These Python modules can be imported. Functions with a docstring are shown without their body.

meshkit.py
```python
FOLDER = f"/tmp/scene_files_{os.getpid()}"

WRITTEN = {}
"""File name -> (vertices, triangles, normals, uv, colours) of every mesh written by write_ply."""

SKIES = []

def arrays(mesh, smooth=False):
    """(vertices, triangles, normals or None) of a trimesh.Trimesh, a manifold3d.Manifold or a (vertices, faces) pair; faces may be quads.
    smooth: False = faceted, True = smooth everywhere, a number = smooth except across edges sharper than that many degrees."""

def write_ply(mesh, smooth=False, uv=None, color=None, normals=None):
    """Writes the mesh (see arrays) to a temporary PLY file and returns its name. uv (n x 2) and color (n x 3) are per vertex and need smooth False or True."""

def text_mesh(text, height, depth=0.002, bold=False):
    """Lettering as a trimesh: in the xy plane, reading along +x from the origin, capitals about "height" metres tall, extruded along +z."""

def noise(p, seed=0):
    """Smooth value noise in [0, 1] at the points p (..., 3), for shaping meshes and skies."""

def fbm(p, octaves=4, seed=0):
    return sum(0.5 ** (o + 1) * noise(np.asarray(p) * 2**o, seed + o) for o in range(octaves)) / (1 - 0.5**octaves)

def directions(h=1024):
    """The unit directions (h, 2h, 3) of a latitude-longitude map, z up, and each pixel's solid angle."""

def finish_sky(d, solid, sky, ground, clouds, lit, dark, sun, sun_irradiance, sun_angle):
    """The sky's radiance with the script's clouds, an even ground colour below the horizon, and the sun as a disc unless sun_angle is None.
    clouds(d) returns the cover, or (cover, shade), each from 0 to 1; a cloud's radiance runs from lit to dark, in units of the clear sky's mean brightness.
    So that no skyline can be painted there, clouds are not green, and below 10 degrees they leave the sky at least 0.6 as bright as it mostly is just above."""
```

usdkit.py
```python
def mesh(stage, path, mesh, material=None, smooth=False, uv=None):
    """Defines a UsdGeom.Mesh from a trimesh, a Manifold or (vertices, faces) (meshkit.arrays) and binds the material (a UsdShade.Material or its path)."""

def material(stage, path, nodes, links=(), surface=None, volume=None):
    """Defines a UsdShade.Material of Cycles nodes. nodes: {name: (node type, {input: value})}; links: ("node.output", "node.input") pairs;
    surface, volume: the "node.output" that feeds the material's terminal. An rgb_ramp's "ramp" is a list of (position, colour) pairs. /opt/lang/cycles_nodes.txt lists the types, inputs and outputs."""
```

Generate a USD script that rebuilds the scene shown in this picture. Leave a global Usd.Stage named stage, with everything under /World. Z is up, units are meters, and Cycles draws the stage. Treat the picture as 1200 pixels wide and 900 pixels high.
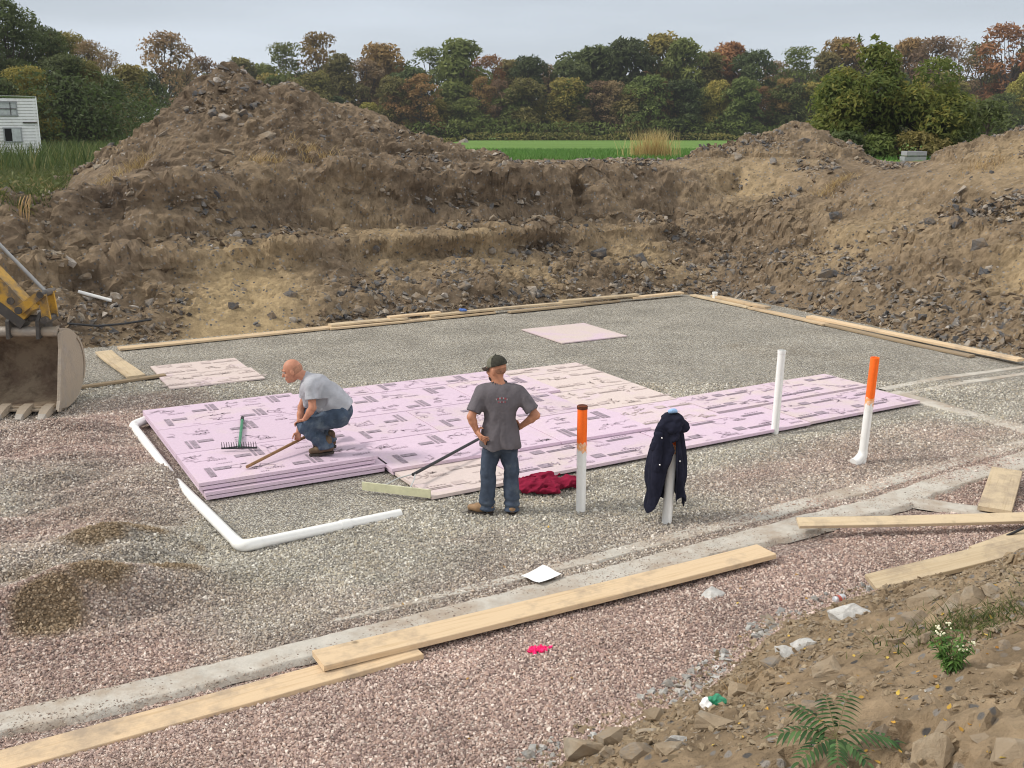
import math, random
import numpy as np
import trimesh, usdkit, meshkit
from scipy.interpolate import RegularGridInterpolator
from scipy.ndimage import gaussian_filter
from scipy.spatial import cKDTree
from pxr import Usd, UsdGeom, UsdLux, UsdShade, Gf, Sdf, Vt

# ------------------------------------------------------------------ stage, camera, sky, sun, exposure
stage = Usd.Stage.CreateInMemory()
UsdGeom.SetStageUpAxis(stage, 'Z'); UsdGeom.SetStageMetersPerUnit(stage, 1.0)
UsdGeom.Xform.Define(stage, '/World'); stage.SetDefaultPrim(stage.GetPrimAtPath('/World'))
UsdGeom.Scope.Define(stage, '/World/Looks')
EYE, PITCH, FOCAL = 4.11, math.atan(300 / 1230), 36.9
cam = UsdGeom.Camera.Define(stage, '/World/camera')
cam.AddTranslateOp().Set((0, 0, EYE)); cam.AddRotateXOp().Set(90 - math.degrees(PITCH))
cam.CreateHorizontalApertureAttr(36.0); cam.CreateVerticalApertureAttr(27.0); cam.CreateFocalLengthAttr(FOCAL)
cam.CreateClippingRangeAttr((0.1, 3000.0)); cam.CreateExposureAttr(0.88)

SUN_AZ, SUN_EL = math.radians(-98), math.radians(40)          # azimuth of the direction towards the sun: atan2(x, y)
sun_dir = np.array([math.sin(SUN_AZ) * math.cos(SUN_EL), math.cos(SUN_AZ) * math.cos(SUN_EL), math.sin(SUN_EL)])
mat = lambda name, nodes, links=(), surface='p.BSDF', volume=None: usdkit.material(stage, '/World/Looks/' + name, nodes, links, surface=surface, volume=volume)
SKY = 0.056
sky_mat = mat('sky_look', {
    'tc': ('texture_coordinate', {}),
    'sky': ('sky_texture', {'sky_type': 'single_scattering', 'sun_disc': False, 'sun_elevation': SUN_EL, 'sun_rotation': SUN_AZ}),
    'sep': ('separate_xyz', {}),
    'el': ('map_range', {'from_min': 0.0, 'from_max': 0.8, 'to_min': 0.0, 'to_max': 1.0, 'clamp': True}),
    'over': ('rgb_ramp', {'ramp': [(0, (5.7, 6.25, 7.05)), (0.2, (6.2, 6.7, 7.4)), (1, (12.3, 12.2, 11.9))]}),
    'mp': ('mapping', {'scale': (1.2, 1.2, 9.0)}),
    'n': ('noise_texture', {'scale': 1.6, 'detail': 5, 'roughness': 0.5}),
    'nr': ('map_range', {'from_min': 0.35, 'from_max': 0.68, 'to_min': 0.87, 'to_max': 1.18, 'clamp': True}),
    'mul': ('vector_math', {'math_type': 'scale'}),
    'mix': ('mix', {'fac': 0.86}),
    'bg': ('background_shader', {'strength': SKY}),
}, [('tc.generated', 'sep.vector'), ('sep.z', 'el.value'), ('el.result', 'over.fac'), ('tc.generated', 'mp.vector'), ('mp.vector', 'n.vector'),
    ('n.fac', 'nr.value'), ('over.color', 'mul.vector1'), ('nr.result', 'mul.scale'), ('sky.color', 'mix.color1'), ('mul.vector', 'mix.color2'), ('mix.color', 'bg.color')], surface='bg.background')
dome = UsdLux.DomeLight.Define(stage, '/World/sky')
UsdShade.MaterialBindingAPI.Apply(dome.GetPrim()).Bind(sky_mat)
dome.GetPrim().SetCustomDataByKey('kind', 'structure')
sun = UsdLux.DistantLight.Define(stage, '/World/sun')
sun.CreateIntensityAttr(0.4); sun.CreateAngleAttr(11.0); sun.CreateColorAttr((1.0, 0.95, 0.87))
sun.GetPrim().CreateAttribute('inputs:normalize', Sdf.ValueTypeNames.Bool).Set(True)
zaxis = Gf.Vec3d(*map(float, sun_dir))
sun.AddTransformOp().Set(Gf.Matrix4d().SetRotate(Gf.Rotation(Gf.Vec3d(0, 0, 1), zaxis)))

# ------------------------------------------------------------------ helpers
rng = np.random.default_rng(7); N_PEBBLES = 190000
taken = set()
def numbered(path):
    p, k = path, 0
    while p in taken:
        k += 1; p = f'{path}_{k:03d}'
    taken.add(p); return p
def tag(o, label=None, cat=None, group=None, kind=None):
    p = o.GetPrim() if hasattr(o, 'GetPrim') else o
    for k, v in (('label', label), ('category', cat), ('group', group), ('kind', kind)):
        if v: p.SetCustomDataByKey(k, v)
    return p
def pathof(parent): return '/World' if parent is None else str(parent.GetPath())
def obj(name, mesh, material, parent=None, smooth=False, label=None, cat=None, group=None, kind=None):
    m = usdkit.mesh(stage, numbered(pathof(parent) + '/' + name), mesh, material, smooth=smooth)
    return tag(m, label, cat, group, kind)
def thing(name, label, cat, loc=(0, 0, 0), rotz=0.0, scale=None, group=None):
    x = UsdGeom.Xform.Define(stage, numbered('/World/' + name))
    x.AddTranslateOp().Set(Gf.Vec3d(*map(float, loc))); x.AddRotateZOp().Set(float(math.degrees(rotz)))
    s = (1, 1, 1) if scale is None else ((scale,) * 3 if np.ndim(scale) == 0 else scale)
    x.AddScaleOp().Set(Gf.Vec3f(*map(float, s)))
    return tag(x, label, cat, group)
def dup(root, loc, rotz, scale, label, group=None):
    was = root.GetCustomData()
    r = thing(root.GetName(), label, was['category'], loc, rotz, scale, group or was.get('group'))
    r.GetReferences().AddInternalReference(root.GetPath()); r.SetInstanceable(True)
    return r
def raw_mesh(name, v, f, n, material, parent=None, attrs=None, **kw):
    m = UsdGeom.Mesh.Define(stage, numbered(pathof(parent) + '/' + name))
    m.CreatePointsAttr(Vt.Vec3fArray.FromNumpy(np.asarray(v, np.float32)))
    m.CreateFaceVertexCountsAttr(Vt.IntArray.FromNumpy(np.full(len(f), f.shape[1], np.int32)))
    m.CreateFaceVertexIndicesAttr(Vt.IntArray.FromNumpy(np.asarray(f, np.int32).ravel()))
    m.CreateSubdivisionSchemeAttr('none')
    if n is not None:
        m.CreateNormalsAttr(Vt.Vec3fArray.FromNumpy(np.asarray(n, np.float32))); m.SetNormalsInterpolation('vertex')
    for k, a in (attrs or {}).items():
        UsdGeom.PrimvarsAPI(m).CreatePrimvar(k, Sdf.ValueTypeNames.FloatArray, 'vertex').Set(Vt.FloatArray.FromNumpy(np.asarray(a, np.float32)))
    UsdShade.MaterialBindingAPI.Apply(m.GetPrim()).Bind(material)
    return tag(m, **kw)
def cat_mesh(ms): return trimesh.util.concatenate(ms)
def box(sx, sy, sz, c=(0, 0, 0), rz=0.0, bevel=0.0):
    """A box, centre c; with bevel its edges are chamfered."""
    if bevel:
        x, y, z, b = sx / 2, sy / 2, sz / 2, bevel
        pts = [(i * (x - (a == 0 and 0 or b)), j * (y - (a == 1 and 0 or b)), k * (z - (a == 2 and 0 or b))) for a in range(3) for i in (-1, 1) for j in (-1, 1) for k in (-1, 1)]
        m = trimesh.convex.convex_hull(np.array(pts))
    else:
        m = trimesh.creation.box((sx, sy, sz))
    m.apply_transform(trimesh.transformations.rotation_matrix(rz, (0, 0, 1))); m.apply_translation(c)
    return m
def tube(pts, r, sides=12, caps=True):
    p = np.asarray(pts, float); r = np.broadcast_to(r, (len(p),)).astype(float)
    t = np.gradient(p, axis=0); t /= np.linalg.norm(t, axis=1, keepdims=True) + 1e-12
    ref = np.array([0, 0, 1.0]) if abs(t[:, 2]).mean() < 0.8 else np.array([1.0, 0, 0])
    a = np.cross(t, ref); a /= np.linalg.norm(a, axis=1, keepdims=True) + 1e-12
    b = np.cross(t, a); ang = np.arange(sides) * 2 * np.pi / sides
    v = (p[:, None] + r[:, None, None] * (np.cos(ang)[None, :, None] * a[:, None] + np.sin(ang)[None, :, None] * b[:, None])).reshape(-1, 3)
    i, j = np.meshgrid(np.arange(len(p) - 1), np.arange(sides), indexing='ij')
    q = np.stack([i * sides + j, (i + 1) * sides + j, (i + 1) * sides + (j + 1) % sides, i * sides + (j + 1) % sides], -1).reshape(-1, 4)
    f = [q[:, [0, 1, 2]], q[:, [0, 2, 3]]]
    if caps:
        n = len(v); v = np.vstack([v, p[:1], p[-1:]]); k = np.arange(sides); e = (len(p) - 1) * sides
        f += [np.stack([np.full(sides, n), k, (k + 1) % sides], 1), np.stack([np.full(sides, n + 1), e + (k + 1) % sides, e + k], 1)]
    m = trimesh.Trimesh(v, np.vstack(f), process=False)
    if m.volume < 0: m.invert()
    return m
fbm = lambda p, o=4, seed=0: meshkit.fbm(p, o, seed)
def f2(x, y, s, o=4, seed=0): return fbm(np.stack([x * s, y * s, np.full(np.shape(x), 0.37 + seed)], -1), o, seed) - 0.5

# site frame: u runs along the back form boards, v away from the camera towards them
TH = math.radians(28.5); cU, sU = math.cos(TH), math.sin(TH)
def W(u, v, z=0.0): return np.array([u * cU - v * sU, u * sU + v * cU, z])
def S(x, y): return x * cU + y * sU, -x * sU + y * cU

# ------------------------------------------------------------------ terrain heights
def smax(a, b, k): h = np.clip(0.5 + 0.5 * (a - b) / k, 0, 1); return b + (a - b) * h + k * h * (1 - h)
def sstep(x, a, b): t = np.clip((x - a) / (b - a), 0, 1); return t * t * (3 - 2 * t)
TOE = np.array([(-12, 1.2), (0.0, 3.6), (3.1, 5.25), (4.8, 5.65), (5.7, 6.0), (7.0, 6.12), (9.3, 6.2), (12, 6.4), (20, 6.9), (60, 8)])
CONES = [(-7.35, 28.0, 2.62, .72), (-5.75, 28.2, 2.2, .72), (-8.3, 28.2, 1.9, .62), (-3.9, 28.2, 1.5, .6), (-2.3, 28.5, .85, .5), (-0.7, 29.0, .42, .3), (-9.8, 28.5, 1.2, .55), (-4.6, 29.5, 1.75, .6),
         (8.95, 34.2, 1.28, .52), (7.5, 33.6, .80, .42), (6.2, 33.0, .45, .35), (10.3, 34, .5, .5),
         (14.3, 28.4, 1.35, .4), (16.5, 27, 1.6, .4), (12.6, 28.6, .35, .3)]
BUMPS = [(1.38, 10.5, .24, .36), (1.0, 10.4, .14, .4), (.35, 8.95, .2, .42), (.85, 9.12, .22, .36), (1.35, 9.38, .12, .45), (0.9, 14.6, .14, .7), (0.0, 13.2, .12, .8), (-1.5, 11.5, .12, 1.0), (1.7, 12.35, .14, .5), (1.95, 12.75, .13, .35), (-1.6, 8.9, .08, .8), (1.6, 9.2, .06, .6)]
def wall_d(x, y):
    u, v = S(x, y)
    d = smax(v - 21.25, u - 17.3, 1.6)
    gully = np.abs(2 * (f2(x, y, .42, 2, 6) + .5) - 1)
    return d + 0.55 * f2(x, y, 0.28, 3, 3) * 2 * sstep(d, -0.2, 1.0) + 0.75 * f2(x, y, 0.9, 3, 5) * sstep(d, 0.1, 0.8) + .7 * (gully - .35) * sstep(d, .4, 1.6)
def bank_s(x, y):
    u, v = S(x, y)
    s = np.interp(u, TOE[:, 0], TOE[:, 1]) - v
    return s * 0.93 + 0.35 * f2(x, y, 0.9, 3, 9) * sstep(s, -0.3, 0.4)
def tan_of(x, y):
    """Where the bank is bare yellowish sand: slides and cuts."""
    t = 0 * x
    for cx, cy, rx, ry, a in ((-5.5, 21.3, 1.3, 2.3, 1.3), (-.1, 25.6, 1.6, .8, .55), (-3.0, 25.0, 1.5, .8, .45), (11.2, 21.6, 1.5, 1.2, .7), (12.9, 26.5, 2.0, 1.6, .45), (8.6, 26.0, 1.6, 1.2, .4), (-7.4, 19.6, .7, .8, .7), (3.2, 27.4, 1.6, .8, .5), (6.9, 31.5, 1.6, 1.2, .45)):
        t = np.maximum(t, a * np.exp(-(((x - cx) / rx) ** 2 + ((y - cy) / ry) ** 2) ** 1.4))
    return np.clip(t + .9 * t * f2(x, y, 1.1, 3, 69) + .7 * np.maximum(f2(x, y, .6, 3, 70) - .13, 0) + .10 * sstep(x, 3, 8), 0, 1)
PROF_B = np.array([(0, 0), (0.5, .33), (1.2, .78), (1.65, 1.10), (1.80, 1.50), (2.65, 1.68), (2.75, 2.02), (3.1, 2.70), (3.4, 2.97), (4.3, 3.0), (6, 3.02), (400, 3.02)])
PROF_R = np.array([(0, 0), (0.7, .42), (1.8, 1.02), (2.6, 1.55), (3.2, 1.75), (3.7, 2.15), (4.4, 2.65), (5.2, 2.95), (6.5, 3.0), (8, 3.02), (400, 3.02)])
def height(x, y):
    u, v = S(x, y); d = wall_d(x, y)
    side = sstep((u - 17.3) - (v - 21.25), -2.5, 2.0)              # 0 back wall, 1 right wall
    zw = np.interp(d, PROF_B[:, 0], PROF_B[:, 1]) * (1 - side) + np.interp(d, PROF_R[:, 0], PROF_R[:, 1]) * side
    zw = zw * (1 - 0.14 * sstep(-x, 6.5, 10.5) * sstep(d, 1, 3))
    up = sstep(d, 2.5, 5.0)
    m = np.full(np.shape(x), 0.0)
    for cx, cy, h, s in CONES:
        r = np.hypot(x - cx, y - cy) + 0.5 * f2(x, y, 0.8, 3, 12)
        m = smax(m, h - s * (np.sqrt(r * r + .12) - .3), 0.18)
    m = np.maximum(m - 0.045, 0)
    zw = zw + m * up - np.clip((y - 34) / 165, 0, 1) * 1.0 * up
    lump = sstep(d, 0.05, 0.7) * (1 - sstep(y, 36, 44)) * (1 - .72 * sstep(d, 3.2, 4.4) * (m < .05) - .45 * (m >= .05))
    zw = zw + lump * (0.30 * f2(x, y, 1.1, 4, 21) + 0.16 * f2(x, y, 3.6, 3, 22) + 0.06 * f2(x, y, 11., 2, 25))
    # the floor
    far = sstep(v, 15.5, 17.5)
    left = sstep(-u, -2.35, -1.2) * sstep(v, 8.1, 9.0) * (1 - sstep(v, 15.2, 16.2))
    zf = 0.035 * f2(x, y, 1.3, 3, 31) * (1 - .6 * far) + 0.012 * f2(x, y, 6, 2, 33)
    ridge = fbm(np.stack([u * 0.55, v * 2.0, np.zeros_like(u)], -1), 3, 41) - 0.5
    zf = zf + left * (0.07 + 0.55 * ridge + .10 * f2(x, y, 2.6, 2, 43))
    for bu, bv, h, r in BUMPS:
        q = ((u - bu) / (r * 1.5)) ** 2 + ((v - bv) / (r * .75)) ** 2
        zf = zf + h * np.exp(-q * 1.3)
    zf = zf - 0.05 * np.exp(-((v - 7.55) / .33) ** 2) * (u < 13)
    zf = zf + 0.05 * sstep(7.1 - v, 0, .6) * (1 + 1.6 * f2(x, y, 1.1, 3, 35)) + 0.04 * sstep(7.0 - v, 0.4, 1.6) * np.sin(u * 2.1 + v * 1.3)
    pad = sstep(u, 2.0, 2.3) * (1 - sstep(u, 13.1, 13.4)) * sstep(v, 10.1, 10.5) * (1 - sstep(v, 15.8, 16.2))
    zf = zf * (1 - pad) - 0.02 * pad
    z = np.where(d > 0, np.maximum(zw, 0) + zf * (1 - sstep(d, 0, .4)), zf)
    # the near bank, where the camera stands
    s = bank_s(x, y)
    zb = np.where(s > 0, 2.55 * (1 - np.exp(-s * 0.60 / 2.55 * (1 + .0 * s))) * 1.18, 0)
    zb = np.minimum(zb, 2.45)
    zb = zb + sstep(s, -.05, .5) * (0.20 * f2(x, y, 1.5, 4, 51) + 0.12 * f2(x, y, 4, 3, 52) + .05 * f2(x, y, 11, 2, 53))
    return z + zb
def axis(parts):
    out = [parts[0][0]]
    for a, b, h in parts:
        n = max(1, int(round((b - a) / h))); out += list(np.linspace(a, b, n + 1)[1:])
    return np.array(out)
geo = lambda a, b, n: list(a * (b / a) ** (np.arange(1, n + 1) / n))
gx = axis([(-13.5, -6, .055), (-6, 8, .04), (8, 15.5, .055)])
gx = np.array([-g for g in geo(13.5, 420, 26)][::-1] + list(gx) + geo(15.5, 420, 26))
gy = axis([(-3, 2.5, .4), (2.5, 11, .035), (11, 16.5, .065), (16.5, 30, .042), (30, 35, .06)]); gy = np.array(list(gy) + geo(35, 420, 70))
X, Y = np.meshgrid(gx, gy)
Z = height(X, Y)
# plough the steep faces: push the surface along its normal so that lumps overhang a little
dzy, dzx = np.gradient(Z, gy, gx)
N = np.stack([-dzx, -dzy, np.ones_like(Z)], -1); N /= np.linalg.norm(N, axis=-1, keepdims=True)
D = wall_d(X, Y); BS = bank_s(X, Y)
P3 = np.stack([X, Y, Z], -1)
wallmask = sstep(D, 0.15, 0.8) * (1 - sstep(Y, 35, 40)) * (1 - .72 * sstep(D, 3.5, 4.6) * (Z < 3.25))
sel = wallmask > 0
q = P3[sel]
rid = 1 - np.abs(2 * fbm(q * 0.9, 4, 61) - 1)
ws = q * np.array((1, 1, 1.7))
amount = 0.50 * (rid - 0.62) + 0.15 * (1 - np.abs(2 * fbm(ws * 2.6, 3, 62) - 1) - .6) + .055 * (fbm(ws * 7.5, 2, 63) - .5) * 2
calm = 1 - .75 * tan_of(q[:, 0], q[:, 1]); amount *= calm
rocky = sstep(fbm(q * .45 + 3, 3, 67), .40, .56) * (1 - .85 * tan_of(q[:, 0], q[:, 1]))
for n_, a_ in ((5200, .13), (20000, .075)):                              # broken lumps: every cell of earth or shale stands proud or sunk by its own amount
    pick = rng.choice(len(q), n_, replace=False); dd, cell = cKDTree(q[pick] * (1, 1, 1.5)).query((q + .10 * (np.stack([fbm(q * 3, 2, 68 + k) for k in range(3)], 1) - .5)) * (1, 1, 1.5))
    amount += a_ * (rng.random(n_)[cell] - .5) * (.12 + 1.0 * rocky)
band = q[:, 2] + .9 * (fbm(q * .5, 3, 64) - .5)                          # a firmer crust along the rim, hollows under it
here = sstep(fbm(q * (.55, .55, .2) + 7, 2, 74), .42, .60); amount += here * (.20 * np.exp(-((band - 2.90) / .12) ** 2) - .36 * np.exp(-((band - 2.50) / .24) ** 2) * fbm(q * .7, 2, 65) * 1.6 + .12 * np.exp(-((band - 1.58) / .10) ** 2) - .30 * np.exp(-((band - 1.22) / .22) ** 2) * fbm(q * .8, 2, 66) * 1.5)
P3[sel] += N[sel] * ((amount - np.where(D[sel] > 3.6, .06, 0)) * wallmask[sel])[:, None]
nb_ = (BS > 0) & (Y > 2.5) & (np.abs(X) < 9); q = P3[nb_]
for n_, a_ in ((900, .085), (4500, .05)):                                # lumpy earth of the near bank
    pick = rng.choice(len(q), n_, replace=False); dd, cell = cKDTree(q[pick]).query(q + .06 * (np.stack([fbm(q * 5, 2, 78 + k) for k in range(3)], 1) - .5)); P3[nb_, 2] += a_ * (rng.random(n_)[cell] - .5) * sstep(BS[nb_], 0, .35) * (.35 + .9 * sstep(fbm(q * .9, 3, 79), .42, .58))
ZI = RegularGridInterpolator((gy, gx), P3[..., 2], bounds_error=False, fill_value=0.0)
def ground(x, y): return float(ZI([[y, x]])[0])
def ray(px, py):
    a, b = (px - 600) / 1230, -(py - 450) / 1230
    d = np.array([a, math.cos(PITCH) + b * math.sin(PITCH), -math.sin(PITCH) + b * math.cos(PITCH)])
    return d / np.linalg.norm(d)
def on(px, py):
    """The point of the ground seen from the photographer's eye in the direction of the photograph's pixel."""
    d = ray(px, py); t = np.concatenate([np.arange(3, 45, .02), np.arange(45, 260, .2)])
    q = np.array([0, 0, EYE]) + t[:, None] * d
    hit = np.nonzero(q[:, 2] < ZI(q[:, [1, 0]]))[0]
    return q[hit[0]] if len(hit) else q[-1]
# normals of the displaced surface
du = np.gradient(P3, axis=1); dv = np.gradient(P3, axis=0)
NN = np.cross(du, dv); NN /= np.linalg.norm(NN, axis=-1, keepdims=True) + 1e-12
ny, nx = Z.shape
idx = np.arange(ny * nx).reshape(ny, nx)
quads = np.stack([idx[:-1, :-1], idx[:-1, 1:], idx[1:, 1:], idx[1:, :-1]], -1).reshape(-1, 4)
cen = lambda A: 0.25 * (A[:-1, :-1] + A[:-1, 1:] + A[1:, 1:] + A[1:, :-1]).ravel()
cd, cs, cy_, cx_, cz_ = cen(D), cen(BS), cen(Y), cen(X), cen(P3[..., 2])
region = np.where(cs > 0.0, 1, np.where(cd > 0.0, 2, 0))
edge = 36.6 + 0.9 * np.sin(cx_ * .8) + .7 * np.sin(cx_ * 2.3)
region = np.where((region == 2) & (cy_ > edge), 3, region)
def sheet(name, k, material, label=None, attrs=None):
    qd = quads[region == k]; use, inv = np.unique(qd, return_inverse=True)
    return raw_mesh(name, P3.reshape(-1, 3)[use], inv.reshape(-1, 4), None if k in (1, 2) else NN.reshape(-1, 3)[use], material, attrs={a: v.ravel()[use] for a, v in (attrs or {}).items()}, kind='structure')
# ------------------------------------------------------------------ ground materials
def gravel_nodes(cell):
    """Pebble colours: a random number per pebble picks a tone from a grey or a pink ramp; the primvars pink and sand say how much of each."""
    nodes = {
        'geo': ('geometry', {}),
        'pink': ('attribute', {'attribute': 'pink'}), 'sand': ('attribute', {'attribute': 'sand'}),
        'grey': ('rgb_ramp', {'ramp': [(0, (.15, .138, .12)), (.2, (.225, .208, .18)), (.4, (.285, .268, .24)), (.55, (.35, .305, .23)), (.75, (.385, .36, .305)), (.9, (.46, .435, .38)), (1, (.63, .605, .55))]}),
        'rose': ('rgb_ramp', {'ramp': [(0, (.14, .10, .09)), (.2, (.215, .156, .138)), (.4, (.29, .213, .188)), (.55, (.355, .25, .202)), (.75, (.40, .305, .262)), (.9, (.47, .385, .335)), (1, (.61, .53, .47))]}),
        'mix': ('mix', {}), 'earth': ('rgb_ramp', {'ramp': [(0, (.10, .068, .038)), (.5, (.19, .135, .078)), (1, (.31, .24, .16))]}), 'mix2': ('mix', {}),
        'big': ('noise_texture', {'scale': 0.9, 'detail': 4, 'roughness': .6}), 'bigr': ('map_range', {'from_min': .3, 'from_max': .7, 'to_min': 1.0, 'to_max': 1.42, 'clamp': True}),
        'hv': ('vector_math', {'math_type': 'scale'}),
        'p': ('principled_bsdf', {'roughness': .85, 'specular_ior_level': .25}),
    }
    links = [('pink.fac', 'mix.fac'), ('grey.color', 'mix.color1'), ('rose.color', 'mix.color2'), ('sand.fac', 'mix2.fac'), ('mix.color', 'mix2.color1'), ('earth.color', 'mix2.color2'),
             ('geo.position', 'big.vector'), ('big.fac', 'bigr.value'), ('mix2.color', 'hv.vector1'), ('bigr.result', 'hv.scale'), ('hv.vector', 'p.base_color')]
    if cell:
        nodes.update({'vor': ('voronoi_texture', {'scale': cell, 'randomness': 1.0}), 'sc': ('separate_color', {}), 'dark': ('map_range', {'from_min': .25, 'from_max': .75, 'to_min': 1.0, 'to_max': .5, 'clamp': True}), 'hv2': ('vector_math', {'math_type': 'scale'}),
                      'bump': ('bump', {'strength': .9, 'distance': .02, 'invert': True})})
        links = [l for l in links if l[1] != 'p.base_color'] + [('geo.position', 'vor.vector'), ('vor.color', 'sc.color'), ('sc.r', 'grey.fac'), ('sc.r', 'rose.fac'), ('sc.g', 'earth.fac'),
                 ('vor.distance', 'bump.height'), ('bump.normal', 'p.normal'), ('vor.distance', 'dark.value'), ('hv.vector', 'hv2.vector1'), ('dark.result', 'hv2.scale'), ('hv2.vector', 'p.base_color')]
    else:
        nodes['tone'] = ('attribute', {'attribute': 'tone'}); links += [('tone.fac', 'grey.fac'), ('tone.fac', 'rose.fac'), ('tone.fac', 'earth.fac')]
    return nodes, links
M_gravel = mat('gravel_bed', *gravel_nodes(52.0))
M_pebble = mat('gravel_pebbles', *gravel_nodes(None))
def dirt(name, dark, mid, tan, tan_from=.52, stone=.10, seed=0.0, sandy=(.30, .22, .125)):
    return mat(name, {
        'geo': ('geometry', {}), 'mp': ('mapping', {'location': (seed, seed * .7, 0)}),
        'big': ('noise_texture', {'scale': .55, 'detail': 5, 'roughness': .62, 'distortion': .6}),
        'r1': ('rgb_ramp', {'ramp': [(.30, dark), (.45, mid), (tan_from, mid), (tan_from + .13, tan)]}), 'ta': ('attribute', {'attribute': 'tan'}), 'tm': ('mix', {'color2': sandy}),
        'mid': ('noise_texture', {'scale': 4.5, 'detail': 6, 'roughness': .7}), 'mr': ('map_range', {'from_min': .3, 'from_max': .7, 'to_min': .62, 'to_max': 1.36, 'clamp': True}),
        'sc1': ('vector_math', {'math_type': 'scale'}),
        'vor': ('voronoi_texture', {'scale': 13.0}), 'vs': ('separate_color', {}), 'vm': ('map_range', {'from_min': 1 - stone - .12, 'from_max': 1 - stone, 'clamp': True}),
        'vd': ('map_range', {'from_min': .28, 'from_max': .40, 'to_min': 1.0, 'to_max': 0.0, 'clamp': True}), 'and': ('math', {'math_type': 'multiply'}),
        'st': ('rgb_ramp', {'ramp': [(0, (.07, .065, .062)), (.5, (.16, .15, .14)), (1, (.30, .27, .24))]}), 'mx': ('mix', {}),
        'fine': ('noise_texture', {'scale': 22.0, 'detail': 6, 'roughness': .75}), 'hm': ('math', {'math_type': 'multiply_add', 'value2': .35}),
        'bump': ('bump', {'strength': .9, 'distance': .07}),
        'p': ('principled_bsdf', {'roughness': .95, 'specular_ior_level': .1}),
    }, [('geo.position', 'mp.vector'), ('mp.vector', 'big.vector'), ('mp.vector', 'mid.vector'), ('mp.vector', 'vor.vector'), ('mp.vector', 'fine.vector'), ('big.fac', 'r1.fac'), ('mid.fac', 'mr.value'), ('ta.fac', 'tm.fac'), ('r1.color', 'tm.color1'), ('tm.color', 'sc1.vector1'), ('mr.result', 'sc1.scale'),
        ('vor.color', 'vs.color'), ('vs.r', 'vm.value'), ('vor.distance', 'vd.value'), ('vm.result', 'and.value1'), ('vd.result', 'and.value2'), ('vs.g', 'st.fac'), ('and.value', 'mx.fac'), ('sc1.vector', 'mx.color1'), ('st.color', 'mx.color2'),
        ('mx.color', 'p.base_color'), ('fine.fac', 'hm.value1'), ('mid.fac', 'hm.value3'), ('hm.value', 'bump.height'), ('bump.normal', 'p.normal')])
M_wall = dirt('pit_wall_dirt', (.092, .067, .048), (.180, .134, .091), (.238, .178, .115), .52, .2, sandy=(.36, .27, .155))
M_bank = dirt('near_bank_dirt', (.17, .125, .082), (.26, .192, .122), (.33, .25, .162), .55, .16, 3.3)
M_field = mat('field_grass', {
    'geo': ('geometry', {}), 'mp': ('mapping', {'scale': (.25, 1.0, 1)}), 'n': ('noise_texture', {'scale': .22, 'detail': 6, 'roughness': .65}), 'r': ('rgb_ramp', {'ramp': [(.3, (.095, .165, .034)), (.55, (.135, .235, .052)), (.75, (.18, .27, .072))]}),
    'n2': ('noise_texture', {'scale': 9., 'detail': 4}), 'b': ('bump', {'strength': 1.0, 'distance': .15}), 'p': ('principled_bsdf', {'roughness': .8, 'specular_ior_level': .1}),
}, [('geo.position', 'mp.vector'), ('mp.vector', 'n.vector'), ('n.fac', 'r.fac'), ('r.color', 'p.base_color'), ('geo.position', 'n2.vector'), ('n2.fac', 'b.height'), ('b.normal', 'p.normal')])

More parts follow.
